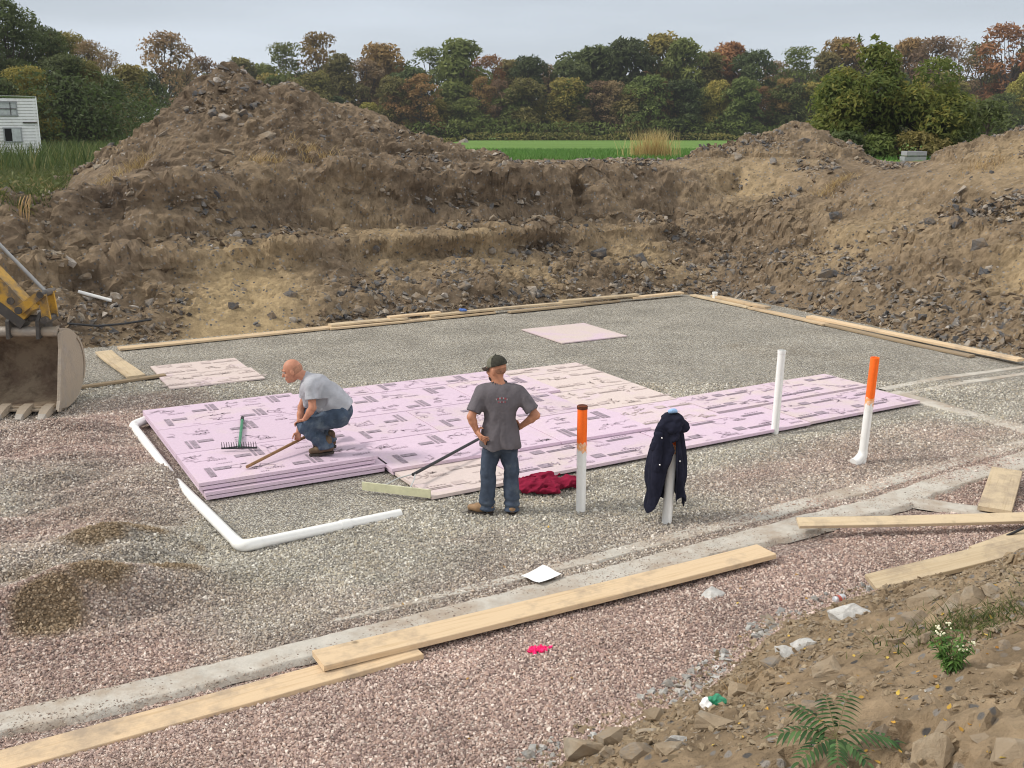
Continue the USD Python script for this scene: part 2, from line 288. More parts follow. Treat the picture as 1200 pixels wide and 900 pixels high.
# how pink and how sandy the gravel is, by place
def pink_of(x, y):
    u, v = S(x, y)
    n = fbm(np.stack([u * .45, v * .8, np.zeros_like(u)], -1), 4, 71) - .5
    a = 1 - sstep(v, 7.5, 7.9)                                            # in front of the near footing
    a = np.maximum(a, .62 * (1 - sstep(u - .15 * (v - 12), 1.6, 3.2)) * (1 - sstep(v, 15.5, 18)))   # the raked heap on the left
    a = np.maximum(a, .8 * sstep(u, 6.5, 8.5) * (1 - sstep(v, 9.0, 10.3)))                  # behind the pipes on the right
    a = np.maximum(a, .35 * (1 - sstep(v, 8.2, 9.5)))
    return np.clip(a + 1.5 * n * (a > .05) * (a < .97) + .12 * n, 0, 1)
def sand_of(x, y):
    u, v = S(x, y)
    n = fbm(np.stack([u * .9, v * .9, np.zeros_like(u)], -1), 3, 72) - .5
    s = np.zeros_like(u)
    for bu, bv, h, r in BUMPS[:5]:
        s = np.maximum(s, .78 * np.exp(-(((u - bu - .05) / (r * 1.1)) ** 2 + ((v - bv + .12) / (r * .62)) ** 2) * 1.6))
    s = np.maximum(s, .4 * np.exp(-((v - 10.0 - .02 * u) / .2) ** 2) * (u < 2))
    n2 = fbm(np.stack([u * 3.1, v * 3.1, np.zeros_like(u)], -1), 3, 73) - .5; s = sstep(s * (1 + 1.3 * n) + .55 * n2, .25, .62)
    return np.clip(.93 * s + .9 * np.maximum(n - .17, 0) * (v < 16), 0, 1)
PINK, SAND = pink_of(X, Y), sand_of(X, Y)
floor = sheet('gravel_floor', 0, M_gravel, attrs={'pink': PINK, 'sand': SAND})
bank = sheet('near_bank', 1, M_bank)
wall = sheet('excavation_bank', 2, M_wall, attrs={'tan': tan_of(X, Y)})
field = sheet('field', 3, M_field)
tag(floor, 'grey and pinkish gravel floor of the excavation pit'); tag(bank, 'brown dirt bank at the near right'); tag(wall, 'brown dirt walls and spoil heaps round the pit'); tag(field, 'flat green field beyond the pit')

# ------------------------------------------------------------------ loose pebbles over the nearer gravel: one mesh, nobody could count them
def pebbles(n, seed):
    r = np.random.default_rng(seed)
    # spread by a density that falls with the distance from the eye
    y = 4.6 + (17.0 - 4.6) * r.random(n * 3) ** 1.55
    x = (r.random(n * 3) * 2 - 1) * (.52 * y + .4)
    u, v = S(x, y)
    keep = (bank_s(x, y) < .12) & (wall_d(x, y) < -.2)
    strip = np.abs(v - 7.52 - .05 * f2(u, v, 1.2)) < .27
    keep &= ~(strip & (u < 13.2) & (f2(u, v, 2.6, 3, 81) + .42 * np.clip(np.abs(v - 7.52) - .1, 0, 1) < .07))
    keep &= ~((u > 2.2) & (u < 12.95) & (v > 10.35) & (v < 15.65) & ((v < 11.65 + .0 * u) | (u < 9.75)))
    x, y = x[keep][:n], y[keep][:n]; n = len(x)
    z = ZI(np.stack([y, x], -1))
    ico = np.array([(1, 0, 0), (-1, 0, 0), (0, 1, 0), (0, -1, 0), (0, 0, 1), (0, 0, -1)], float)
    fo = np.array([(0, 2, 4), (2, 1, 4), (1, 3, 4), (3, 0, 4), (2, 0, 5), (1, 2, 5), (3, 1, 5), (0, 3, 5)])
    size = 1.18 * (0.0068 + .0058 * r.random(n) + .009 * (r.random(n) > .94) * r.random(n)) * (0.9 + .028 * np.clip(y - 6, 0, 11))
    V = ico[None] * (0.72 + .56 * r.random((n, 6, 1))) * np.stack([size * (.9 + .6 * r.random(n)), size * (.8 + .4 * r.random(n)), size * (.6 + .35 * r.random(n))], -1)[:, None, :]
    q = r.normal(size=(n, 4)); q /= np.linalg.norm(q, axis=1, keepdims=True)
    a, b, c, d = q.T
    R = np.stack([1 - 2 * (c * c + d * d), 2 * (b * c - a * d), 2 * (b * d + a * c), 2 * (b * c + a * d), 1 - 2 * (b * b + d * d), 2 * (c * d - a * b), 2 * (b * d - a * c), 2 * (c * d + a * b), 1 - 2 * (b * b + c * c)], -1).reshape(-1, 3, 3)
    V = np.einsum('nij,nkj->nki', R, V)
    V += np.stack([x, y, z + size * .35], -1)[:, None, :]
    F = (fo[None] + 6 * np.arange(n)[:, None, None]).reshape(-1, 3)
    pk, sd = pink_of(x, y), sand_of(x, y)
    return V.reshape(-1, 3), F, np.repeat(pk, 6), np.repeat(sd, 6), np.repeat(np.clip(.15 + .85 * r.random(n), 0, 1), 6)
v_, f_, pk_, sd_, tn_ = pebbles(N_PEBBLES, 91)
raw_mesh('gravel', v_, f_, None, M_pebble, attrs={'pink': pk_, 'sand': sd_, 'tone': tn_}, label='loose grey and pink gravel pebbles covering the pit floor', cat='gravel', kind='stuff')
# ------------------------------------------------------------------ materials of the things
def plain(name, color, rough=.6, spec=.3, metal=0.0, noise=0.0, nscale=8.0, dirt_col=None, dirt_amt=0.0, bump=0.0, bscale=30.0, dscale=3.0):
    """One colour with a little mottling, optionally dirt in patches and a fine bump."""
    nodes = {'tc': ('texture_coordinate', {}), 'geo': ('geometry', {}), 'n': ('noise_texture', {'scale': nscale, 'detail': 5, 'roughness': .65}),
             'r': ('map_range', {'from_min': .3, 'from_max': .7, 'to_min': 1 - noise, 'to_max': 1 + noise, 'clamp': True}), 'c': ('color', {'value': color}), 's': ('vector_math', {'math_type': 'scale'}),
             'p': ('principled_bsdf', {'roughness': rough, 'specular_ior_level': spec, 'metallic': metal})}
    links = [('geo.position', 'n.vector'), ('n.fac', 'r.value'), ('c.color', 's.vector1'), ('r.result', 's.scale')]
    out = 's.vector'
    if dirt_col is not None:
        nodes.update({'dn': ('noise_texture', {'scale': dscale, 'detail': 7, 'roughness': .7}), 'dr': ('map_range', {'from_min': .62 - .35 * dirt_amt, 'from_max': .80 - .35 * dirt_amt, 'clamp': True}), 'dc': ('color', {'value': dirt_col}), 'dm': ('mix', {})})
        links += [('geo.position', 'dn.vector'), ('dn.fac', 'dr.value'), ('dr.result', 'dm.fac'), (out, 'dm.color1'), ('dc.color', 'dm.color2')]
        out = 'dm.color'
    if bump:
        nodes.update({'bn': ('noise_texture', {'scale': bscale, 'detail': 4}), 'b': ('bump', {'strength': .7, 'distance': bump})})
        links += [('geo.position', 'bn.vector'), ('bn.fac', 'b.height'), ('b.normal', 'p.normal')]
    links.append((out, 'p.base_color'))
    return mat(name, nodes, links)
M_concrete = plain('footing_concrete', (.47, .44, .39), .9, .1, noise=.14, nscale=6, dirt_col=(.36, .30, .24), dirt_amt=.5, bump=.01, bscale=40, dscale=1.6)
M_pvc = plain('white_pvc', (.78, .78, .76), .35, .4, noise=.03, dirt_col=(.60, .56, .50), dirt_amt=.12, dscale=5)
M_orange = plain('orange_paint', (.92, .15, .012), .5, .4, noise=.08)
M_fade = plain('thin_orange_overspray', (.84, .36, .14), .5, .3, noise=.12, nscale=30, dirt_col=(.80, .68, .58), dirt_amt=.5, dscale=14); M_rust = plain('rusty_cap', (.10, .035, .018), .8, .2, noise=.4, nscale=40)
M_black = plain('black_metal', (.02, .02, .022), .45, .4, noise=.2)
M_foam_edge = plain('foam_core', (.62, .37, .50), .75, .2, noise=.05)
def foam(name, dust, lo):
    return mat(name, {
        'geo': ('geometry', {}), 'n': ('noise_texture', {'scale': 1.1, 'detail': 6, 'roughness': .68, 'distortion': .4}), 'r': ('map_range', {'from_min': lo, 'from_max': lo + .22, 'to_min': 0, 'to_max': dust, 'clamp': True}),
        'n2': ('noise_texture', {'scale': 26., 'detail': 5, 'roughness': .7}), 'r2': ('map_range', {'from_min': .35, 'from_max': .7, 'to_min': .93, 'to_max': 1.05, 'clamp': True}),
        'ob': ('object_info', {}), 'or': ('map_range', {'from_min': 0, 'from_max': 1, 'to_min': .95, 'to_max': 1.04}), 'c1': ('color', {'value': (.60, .465, .56)}), 'c2': ('color', {'value': (.60, .505, .465)}), 'm': ('mix', {}), 's': ('vector_math', {'math_type': 'scale'}), 's2': ('vector_math', {'math_type': 'scale'}),
        'p': ('principled_bsdf', {'roughness': .6, 'specular_ior_level': .25}),
    }, [('geo.position', 'n.vector'), ('n.fac', 'r.value'), ('geo.position', 'n2.vector'), ('n2.fac', 'r2.value'), ('r.result', 'm.fac'), ('c1.color', 'm.color1'), ('c2.color', 'm.color2'), ('m.color', 's.vector1'), ('r2.result', 's.scale'), ('s.vector', 's2.vector1'), ('ob.random', 'or.value'), ('or.result', 's2.scale'), ('s2.vector', 'p.base_color')])
M_foam = foam('pink_foam', .6, .50); M_foam_mid = foam('pink_foam_part_dusty', .8, .42); M_foam_dusty = foam('dusty_foam', .95, .24)
M_foam_pad = foam('gravel_dusted_foam', .95, .31); M_ink = plain('grey_print', (.30, .24, .285), .7, .2, noise=.35, nscale=18); M_ink_faint = plain('faint_grey_print', (.47, .37, .445), .7, .2, noise=.3, nscale=12); M_ink_dusty = plain('dusty_print', (.48, .395, .375), .7, .2, noise=.25, nscale=12)
def wood(name, a, b, dirt_amt=.2):
    return mat(name, {
        'tc': ('texture_coordinate', {}), 'geo': ('geometry', {}), 'ob': ('object_info', {}), 'off': ('vector_math', {'math_type': 'multiply_add', 'vector2': (1, 1, 1)}), 'rv': ('combine_xyz', {}), 'rm': ('math', {'math_type': 'multiply', 'value2': 37.0}),
        'mp': ('mapping', {'scale': (.35, 9.0, 9.0)}), 'n': ('noise_texture', {'scale': 3.2, 'detail': 6, 'roughness': .6, 'distortion': .8}), 'r': ('rgb_ramp', {'ramp': [(.28, b), (.5, a), (.62, a), (.8, tuple(.82 * x for x in b))]}),
        'k': ('voronoi_texture', {'scale': 1.9, 'randomness': 1.0}), 'kr': ('map_range', {'from_min': .02, 'from_max': .07, 'to_min': .45, 'to_max': 1.0, 'clamp': True}), 'ks': ('vector_math', {'math_type': 'scale'}),
        'dn': ('noise_texture', {'scale': 2.2, 'detail': 8, 'roughness': .72}), 'dr': ('map_range', {'from_min': .64 - .3 * dirt_amt, 'from_max': .84 - .3 * dirt_amt, 'to_max': .8, 'clamp': True}), 'dm': ('mix', {'color2': (.27, .215, .165)}),
        'ov': ('map_range', {'to_min': .84, 'to_max': 1.1}), 'os': ('vector_math', {'math_type': 'scale'}), 'bp': ('bump', {'strength': .35, 'distance': .004}),
        'p': ('principled_bsdf', {'roughness': .75, 'specular_ior_level': .2}),
    }, [('ob.random', 'rm.value1'), ('rm.value', 'rv.x'), ('tc.object', 'off.vector1'), ('rv.vector', 'off.vector3'), ('off.vector', 'mp.vector'), ('mp.vector', 'n.vector'), ('n.fac', 'r.fac'), ('off.vector', 'k.vector'), ('k.distance', 'kr.value'), ('r.color', 'ks.vector1'), ('kr.result', 'ks.scale'),
        ('geo.position', 'dn.vector'), ('dn.fac', 'dr.value'), ('dr.result', 'dm.fac'), ('ks.vector', 'dm.color1'), ('dm.color', 'os.vector1'), ('ob.random', 'ov.value'), ('ov.result', 'os.scale'), ('os.vector', 'p.base_color'), ('n.fac', 'bp.height'), ('bp.normal', 'p.normal')])
M_wood = wood('fresh_lumber', (.58, .44, .285), (.46, .33, .195), .4); M_wood_old = wood('weathered_lumber', (.53, .425, .285), (.41, .31, .19), .55); M_wood_used = wood('used_lumber', (.56, .42, .27), (.45, .32, .19), .6); M_wood_dark = wood('dirty_lumber', (.33, .25, .16), (.24, .18, .115), .5)
M_handle = plain('wooden_handle', (.26, .145, .07), .5, .3, noise=.25, nscale=14)

# ------------------------------------------------------------------ concrete footing strips, flush with the gravel
def strip(name, uvs, widths, seed, top=.006):
    """A ragged concrete strip along a polyline of site points."""
    uvs = np.asarray(uvs, float); seg = np.r_[0, np.cumsum(np.hypot(*np.diff(uvs, axis=0).T))]
    s = np.arange(0, seg[-1], .05); c = np.stack([np.interp(s, seg, uvs[:, 0]), np.interp(s, seg, uvs[:, 1])], 1); w = np.interp(s, seg, widths)
    t = np.gradient(c, axis=0); t /= np.linalg.norm(t, axis=1, keepdims=True); nrm = np.stack([-t[:, 1], t[:, 0]], 1)
    k = np.linspace(-1, 1, 13)
    jl = f2(s, s * 0 + seed, 1.3, 4, seed) * .5 + f2(s, s * 0, 5, 2, seed + 3) * .18; jr = f2(s, s * 0 + seed + 5, 1.1, 4, seed + 1) * .4 + f2(s, s * 0, 6, 2, seed + 4) * .15
    off = k[None] * (w / 2)[:, None] + np.where(k[None] < 0, jl[:, None] * k[None] * w[:, None], jr[:, None] * k[None] * w[:, None])
    p = c[:, None] + off[..., None] * nrm[:, None]
    x = p[..., 0] * cU - p[..., 1] * sU; y = p[..., 0] * sU + p[..., 1] * cU
    z = np.maximum(ZI(np.stack([y, x], -1)), -.05) * 0 + top - .05 * (np.abs(k)[None] > .99) + .012 * f2(x, y, 3, 3, seed + 9) + .004
    base = ZI(np.stack([y, x], -1)); z = z + np.where(np.abs(k)[None] < .99, np.maximum(base + .004 - z, 0), 0)
    n0, n1 = z.shape; ix = np.arange(n0 * n1).reshape(n0, n1)
    q = np.stack([ix[:-1, :-1], ix[1:, :-1], ix[1:, 1:], ix[:-1, 1:]], -1).reshape(-1, 4)
    v = np.stack([x, y, z], -1).reshape(-1, 3)
    o = obj(name, (v, q), M_concrete, smooth=True, kind='structure')
    if trimesh.Trimesh(v, np.vstack([q[:, [0, 1, 2]], q[:, [0, 2, 3]]]), process=False).face_normals[:, 2].mean() < 0:
        UsdGeom.Mesh(o).CreateOrientationAttr('leftHanded')
    return o
strip('concrete_footing', [(-4, 7.56), (4, 7.62), (9, 7.82), (12.9, 8.25)], [.36, .34, .44, .4], 3)
strip('concrete_footing', [(2.6, 8.0), (5, 8.05), (8.5, 8.24), (12.9, 8.62)], [.05, .2, .30, .26], 11, .002)
strip('concrete_footing', [(9.35, 7.75), (9.9, 6.9), (10.3, 6.1)], [.34, .3, .3], 5)
strip('concrete_footing', [(13.05, 8.2), (13.1, 10), (13.15, 11.4)], [.5, .3, .3], 7)
strip('concrete_footing', [(13.1, 11.62), (14.6, 11.7), (17.2, 11.55)], [.22, .2, .12], 8)
strip('concrete_footing', [(13.1, 11.22), (14.6, 11.3), (17.2, 11.2)], [.16, .2, .12], 9)

# ------------------------------------------------------------------ planks
def plank(a, b, width, thick, material, label, group=None, roll=0.0, name='wooden_plank', cat='plank', taper=0.0):
    """A board from a to b (the middle of its underside at each end); roll 0 lies flat, 90 stands on edge."""
    a, b = np.asarray(a, float), np.asarray(b, float); L = np.linalg.norm(b - a); t = (b - a) / L
    side = np.cross((0, 0, 1), t); side /= np.linalg.norm(side); up = np.cross(t, side)
    c, s = math.cos(math.radians(roll)), math.sin(math.radians(roll)); side, up = side * c + up * s, up * c - side * s
    m = box(L, width, thick, bevel=.003)
    n = 14                                                             # slightly warped: cut along its length
    v = []; ks = np.linspace(-L / 2, L / 2, n)
    prof = np.array([(-width / 2 + .004, -thick / 2), (width / 2 - .004, -thick / 2), (width / 2, -thick / 2 + .004), (width / 2, thick / 2 - .004), (width / 2 - .004, thick / 2), (-width / 2 + .004, thick / 2), (-width / 2, thick / 2 - .004), (-width / 2, -thick / 2 + .004)])
    wob = rng.normal(size=4) * .004 * min(L, 3)
    for i, x in enumerate(ks):
        e = 2 * x / L; dy = wob[0] * (e * e - .33) + wob[1] * math.sin(2.2 * e); dz = wob[2] * .5 * (1 - e * e)
        v += [(x + (rng.random() - .5) * .004 * (i in (0, n - 1)), y + dy, z + dz) for y, z in prof]
    v = np.array(v); k = np.arange(8); f = []
    for i in range(n - 1):
        f.append(np.stack([i * 8 + k, i * 8 + (k + 1) % 8, (i + 1) * 8 + (k + 1) % 8, (i + 1) * 8 + k], 1))
    f = np.vstack(f); tri = np.vstack([f[:, [0, 2, 1]], f[:, [0, 3, 2]], [(0, j, j + 1) for j in range(1, 7)], [((n - 1) * 8, (n - 1) * 8 + j + 1, (n - 1) * 8 + j) for j in range(1, 7)]])
    m = trimesh.Trimesh(v, tri, process=False)
    if m.volume < 0: m.invert()
    o = usdkit.mesh(stage, numbered('/World/' + name), m, material)
    mid = (a + b) / 2 + up * thick / 2
    M = np.eye(4); M[0, :3], M[1, :3], M[2, :3], M[3, :3] = t, side, up, mid
    o.AddTransformOp().Set(Gf.Matrix4d(M.tolist()))
    return tag(o, label, cat, group)
G0 = lambda px, py, z=0.0: (lambda d: np.array([0, 0, EYE]) + d * ((z - EYE) / d[2]))(ray(px, py))
def at_uv(u, v, z): return W(u, v, z)
gb, gr = 'form boards along the back edge of the gravel', 'form boards along the right edge of the gravel'
plank(at_uv(2.75, 20.72, .02), at_uv(7.15, 20.92, .02), .24, .04, M_wood, 'long gravel-strewn board at the left end of the back row of boards', gb)
plank(at_uv(6.95, 20.80, .02), at_uv(10.9, 20.93, .02), .20, .04, M_wood, 'lower board under two others, right of the bald man\'s head', gb)
plank(at_uv(7.0, 20.93, .062), at_uv(8.75, 20.95, .062), .22, .04, M_wood_old, 'short pale board lying on top near the left of the back row', gb)
plank(at_uv(8.35, 21.0, .104), at_uv(9.6, 21.05, .104), .16, .04, M_wood, 'short board bridging two others in the back row above the capped man\'s left', gb)
plank(at_uv(9.3, 20.95, .063), at_uv(13.2, 20.98, .063), .16, .045, M_wood_old, 'long pale board in the middle of the back row', gb)
plank(at_uv(11.2, 20.78, .02), at_uv(14.3, 20.9, .02), .16, .04, M_wood_dark, 'darker low board in front of the middle of the back row', gb)
plank(at_uv(12.7, 20.98, .11), at_uv(14.9, 21.02, .11), .18, .05, M_wood_old, 'thick pale board on top of the back row, right of centre', gb)
plank(at_uv(14.7, 20.95, .05), at_uv(16.25, 20.98, .06), .18, .05, M_wood, 'thin light board at the far corner end of the back row', gb)
plank(at_uv(16.45, 20.8, .015), at_uv(16.45, 18.7, .015), .18, .04, M_wood_old, 'gravel-dusted board at the far corner of the right row', gr)
plank(at_uv(16.62, 20.2, .06), at_uv(16.6, 18.2, .06), .18, .05, M_wood, 'short light board on top at the far end of the right row', gr)
plank(at_uv(16.45, 18.6, .015), at_uv(16.43, 16.2, .015), .2, .04, M_wood, 'low board midway along the right row', gr)
plank(at_uv(16.62, 16.9, .055), at_uv(16.72, 11.75, .06), .2, .05, M_wood, 'longest thick board on top of the right row', gr)
plank(at_uv(16.42, 16.7, .012), at_uv(16.45, 12.55, .012), .16, .04, M_wood_dark, 'lower dark board under the longest one of the right row', gr)
plank(at_uv(2.46, 20.5, .03), at_uv(2.62, 18.1, .03), .3, .04, M_wood_old, 'gravel-strewn board lying crosswise beside the excavator bucket', 'boards beside the excavator bucket')
plank(at_uv(.9, 17.72, .02), at_uv(3.1, 18.02, .02), .12, .04, M_wood_dark, 'dirty narrow board half buried between bucket and small foam pad', 'boards beside the excavator bucket', roll=0)
plank(at_uv(-2.2, 6.93, -.005), at_uv(3.0, 7.17, .0), .28, .045, M_wood_used, 'long lower plank running out of the bottom left corner of the picture', 'planks in the foreground')
plank(at_uv(2.22, 7.26, .05), at_uv(6.78, 7.27, .05), .285, .05, M_wood, 'clean upper plank lying on the long lower plank in the foreground', 'planks in the foreground')
plank((2.98, 10.28, .09), (6.6, 10.24, .22), .14, .04, M_wood_old, 'raised straight plank reaching in from the right above the pink gravel', 'planks at the right', roll=20)
plank((3.22, 8.72, .12), (6.1, 9.12, .70), .22, .05, M_wood_old, 'weathered plank resting on stones of the dirt bank at the right', 'planks at the right', roll=12)
plank((4.55, 9.55, .06), (6.1, 10.35, .18), .24, .04, M_wood_old, 'plank pointing up the right edge with a black cable on it', 'planks at the right', roll=8)
plank(at_uv(9.78, 6.98, .03), at_uv(11.05, 7.78, .05), .34, .05, M_wood_old, 'short wide gravel-strewn offcut of plank by the concrete strip', name='wooden_offcut', cat='offcut')

# ------------------------------------------------------------------ pink foam boards, each with its printing
def printing(parent, L, Wd, seed, ink, faint, turned, density=1.0):
    r = np.random.default_rng(seed); bars, script = [], []
    def quad(x, y, w, h, a=0.0):
        c, s = math.cos(a), math.sin(a); p = np.array([(-w / 2, -h / 2), (w / 2, -h / 2), (w / 2, h / 2), (-w / 2, h / 2)]) @ np.array([(c, s), (-s, c)]) + (x, y)
        return trimesh.Trimesh(np.c_[p, np.zeros(4)], [(0, 1, 2), (0, 2, 3)], process=False)
    ok = lambda x, y, m=.04: abs(x) < L / 2 - m and abs(y) < Wd / 2 - m
    nx = max(1, int(round(L / .62))); rows = 2 if Wd > .8 else 1
    for i in range(nx):
        for j in range(rows):
            x = -L / 2 + (i + .5) * L / nx; y = (-Wd / 2 + (j + .5) * Wd / rows)
            if (i + j) % 2 == 0:
                s = 1 if (i // 2 + j) % 2 == 0 else -1
                if turned:
                    q = [(x + .20 * s, y + .02, .17, .13, 0.0)] + [(x - .13 * s, y - .02 + d, .42, .024, 0.0) for d in (-.026, .012)]
                else:
                    q = [(x + .10 * s, y + .12 * s, .20, .10, 0.0)] + [(x - .09 * s + d, y + .02 * s, .035, .36, 0.0) for d in (-.045, .01, .05)]
                bars += [quad(*k) for k in q if ok(k[0], k[1], .5 * max(k[2], k[3]) if not turned else .1)]
                if turned:
                    bars += [quad(x - .20 * s + t * .045, y + .055, .03, .018) for t in range(6) if ok(x - .20 * s + t * .045, y + .055)]
            else:
                for k in range(3):                                      # an illegible sprawl of outlined lettering
                    px, py = x - .26 + .18 * k, y + (r.random() - .5) * .1
                    for _ in range(int(11 * density)):
                        a = r.random() * 3.14; l = .04 + .10 * r.random(); nxp, nyp = px + math.cos(a) * l * .8, py + math.sin(a) * l * .7 * r.choice((-1, 1))
                        if ok(nxp, nyp) and abs(nyp - y) < .2 and abs(nxp - x) < .36:
                            script.append(quad((px + nxp) / 2, (py + nyp) / 2, math.hypot(nxp - px, nyp - py), .008 + .006 * r.random(), math.atan2(nyp - py, nxp - px))); px, py = nxp, nyp
                for k in range(7):
                    t = x + .02 + .033 * k; script.append(quad(t, y - .13, .022, .045 + .03 * r.random()))
    for k in range(int(3 * L)):                                          # batch numbers along the edge
        x = -L / 2 + .1 + r.random() * (L - .2); y = Wd / 2 * r.choice((-.86, .0, .86)); script += [quad(x + .026 * t, y, .016, .022) for t in range(4) if ok(x + .026 * t, y, .02)]
    for nm, ms, m in (('printed_bars', bars, ink), ('printed_lettering', script, faint)):
        if ms: obj(nm, cat_mesh(ms), m, parent, kind='stuff')
def foam_board(u0, u1, v0, v1, z, label, material, group, seed, ink=None, faint=None, turned=False, print_=True, rot=0.0, thick=.048):
    L, Wd = u1 - u0, v1 - v0; c = W((u0 + u1) / 2, (v0 + v1) / 2, z)
    t = thing('foam_board', label, 'foam board', c, TH + rot, group=group)
    m = box(L - .008, Wd - .008, thick, (0, 0, thick / 2), bevel=.004); obj('panel', m, material, t)
    if print_:
        e = len(taken)
        x = UsdGeom.Scope  # parts lie directly under the board, 2 mm above its face
        n0 = set(taken); printing(t, L, Wd, seed, ink or M_ink, faint or M_ink_faint, turned)
        for p in taken - n0:
            g = UsdGeom.Mesh(stage.GetPrimAtPath(p)); pts = np.array(g.GetPointsAttr().Get()); pts[:, 2] += thick + .002; g.GetPointsAttr().Set(Vt.Vec3fArray.FromNumpy(pts))
    return t
gs = 'pink foam boards in the stack at the left'
for k, (z, du, dv) in enumerate([(.0, .06, -.05), (.049, .05, -.04), (.100, .0, .03), (.149, .0, .03)]):
    lay = ('lowest', 'second lowest', 'second highest', 'top')[k]
    cuts = [11.55, 12.8, 14.02, 15.2] if k < 2 else [11.62, 12.86, 14.08, 15.24]
    for j in range(3):
        pos = ('nearest end', 'middle', 'far end')[j]
        foam_board(2.26 + du, 4.40 + (.10 if k < 2 else 0) + (.04 if (k + j) % 2 else 0), cuts[j] + dv * 0, cuts[j + 1], z, f'pink foam board in the {lay} layer of the stack, at its {pos}', M_foam if k > 1 or j == 0 else M_foam, gs, 100 + 7 * k + j, print_=(k == 3), turned=False)
gl = 'pink foam boards laid out on the gravel'
# under layer and upper layer between the stack and the dusty corner
for j, (v0, v1) in enumerate([(11.36, 12.56), (12.57, 13.77), (13.78, 14.98)]):
    for i, (u0, u1) in enumerate([(4.52, 6.92), (6.93, 8.3)]):
        foam_board(u0, u1, v0, v1, .0, ('left' if i == 0 else 'right') + f' lower foam board under the {("nearest", "middle", "far")[j]} row of printed boards', M_foam, gl, 0, print_=False)
rowname = ('row just behind the capped man', 'second row behind the capped man', 'third row behind the capped man', 'narrow row along the far edge')
for j, (v0, v1) in enumerate([(11.34, 12.54), (12.55, 13.75), (13.76, 14.96), (14.97, 15.5)]):
    cuts = [4.5, 6.9, 8.35, 9.72] if j % 2 == 0 else [4.5, 5.7, 8.1, 9.72]
    for i in range(3):
        m, ink, fa = ((M_foam, M_ink, M_ink_faint), (M_foam, M_ink, M_ink_faint), (M_foam_dusty, M_ink_dusty, M_ink_dusty))[i]
        if i == 1 and j in (1, 2): m = M_foam_mid
        if i == 2 and j == 0: m = M_foam_mid
        foam_board(cuts[i], cuts[i + 1], v0, v1, (.049 if cuts[i] < 8.3 else .03) if i < 2 else .012, f'{("pink", "pink printed", "dust-covered")[i]} foam board, {("left", "middle", "right")[i]} one of the {rowname[j]}', m, gl, 200 + 5 * j + i, ink, fa, turned=(i == 2))
for i, (u0, u1) in enumerate([(4.55, 5.75), (5.76, 8.16), (8.17, 10.57), (10.58, 12.92)]):
    v0 = 10.36 + .045 * (u0 + u1) / 2 - .24
    foam_board(u0, u1, v0, v0 + 1.02, .004, ('short sandy foam board in front of the screed rake', 'foam board with the dark red cloth at its edge', 'foam board behind the orange-topped pipe and hung jacket', 'foam board at the right end of the front row')[i], (M_foam_dusty, M_foam_mid, M_foam, M_foam_mid)[i], gl, 300 + i, M_ink if i else M_ink_dusty, M_ink_faint if i else M_ink_dusty, turned=True, rot=.035)
for i, (u0, u1) in enumerate([(9.75, 11.5), (11.51, 13.0)]):
    foam_board(u0, u1, 11.70 + .045 * (i * 1.5), 12.66 + .045 * (i * 1.5), .004, ('foam board behind the plain white pipe', 'printed foam board at the far right end')[i], M_foam_mid, gl, 310 + i, M_ink, M_ink_faint, turned=True, rot=.035)
gp = 'small dusty foam pads out on the gravel'
for k, (u0, u1, v0, v1, m, lb) in enumerate([(2.98, 4.55, 17.05, 17.98, M_foam_dusty, 'dusty foam pad near the bucket, its nearer half'), (3.0, 4.5, 17.99, 18.9, M_foam_dusty, 'dusty foam pad near the bucket, its farther half'), (10.45, 12.0, 17.2, 18.85, M_foam_pad, 'square gravel-dusted foam pad alone in the far middle of the gravel')]):
    foam_board(u0, u1, v0, v1, .006, lb, m, gp, 400 + k, M_ink_dusty, M_ink_dusty, turned=True, print_=(k < 2), thick=.03)

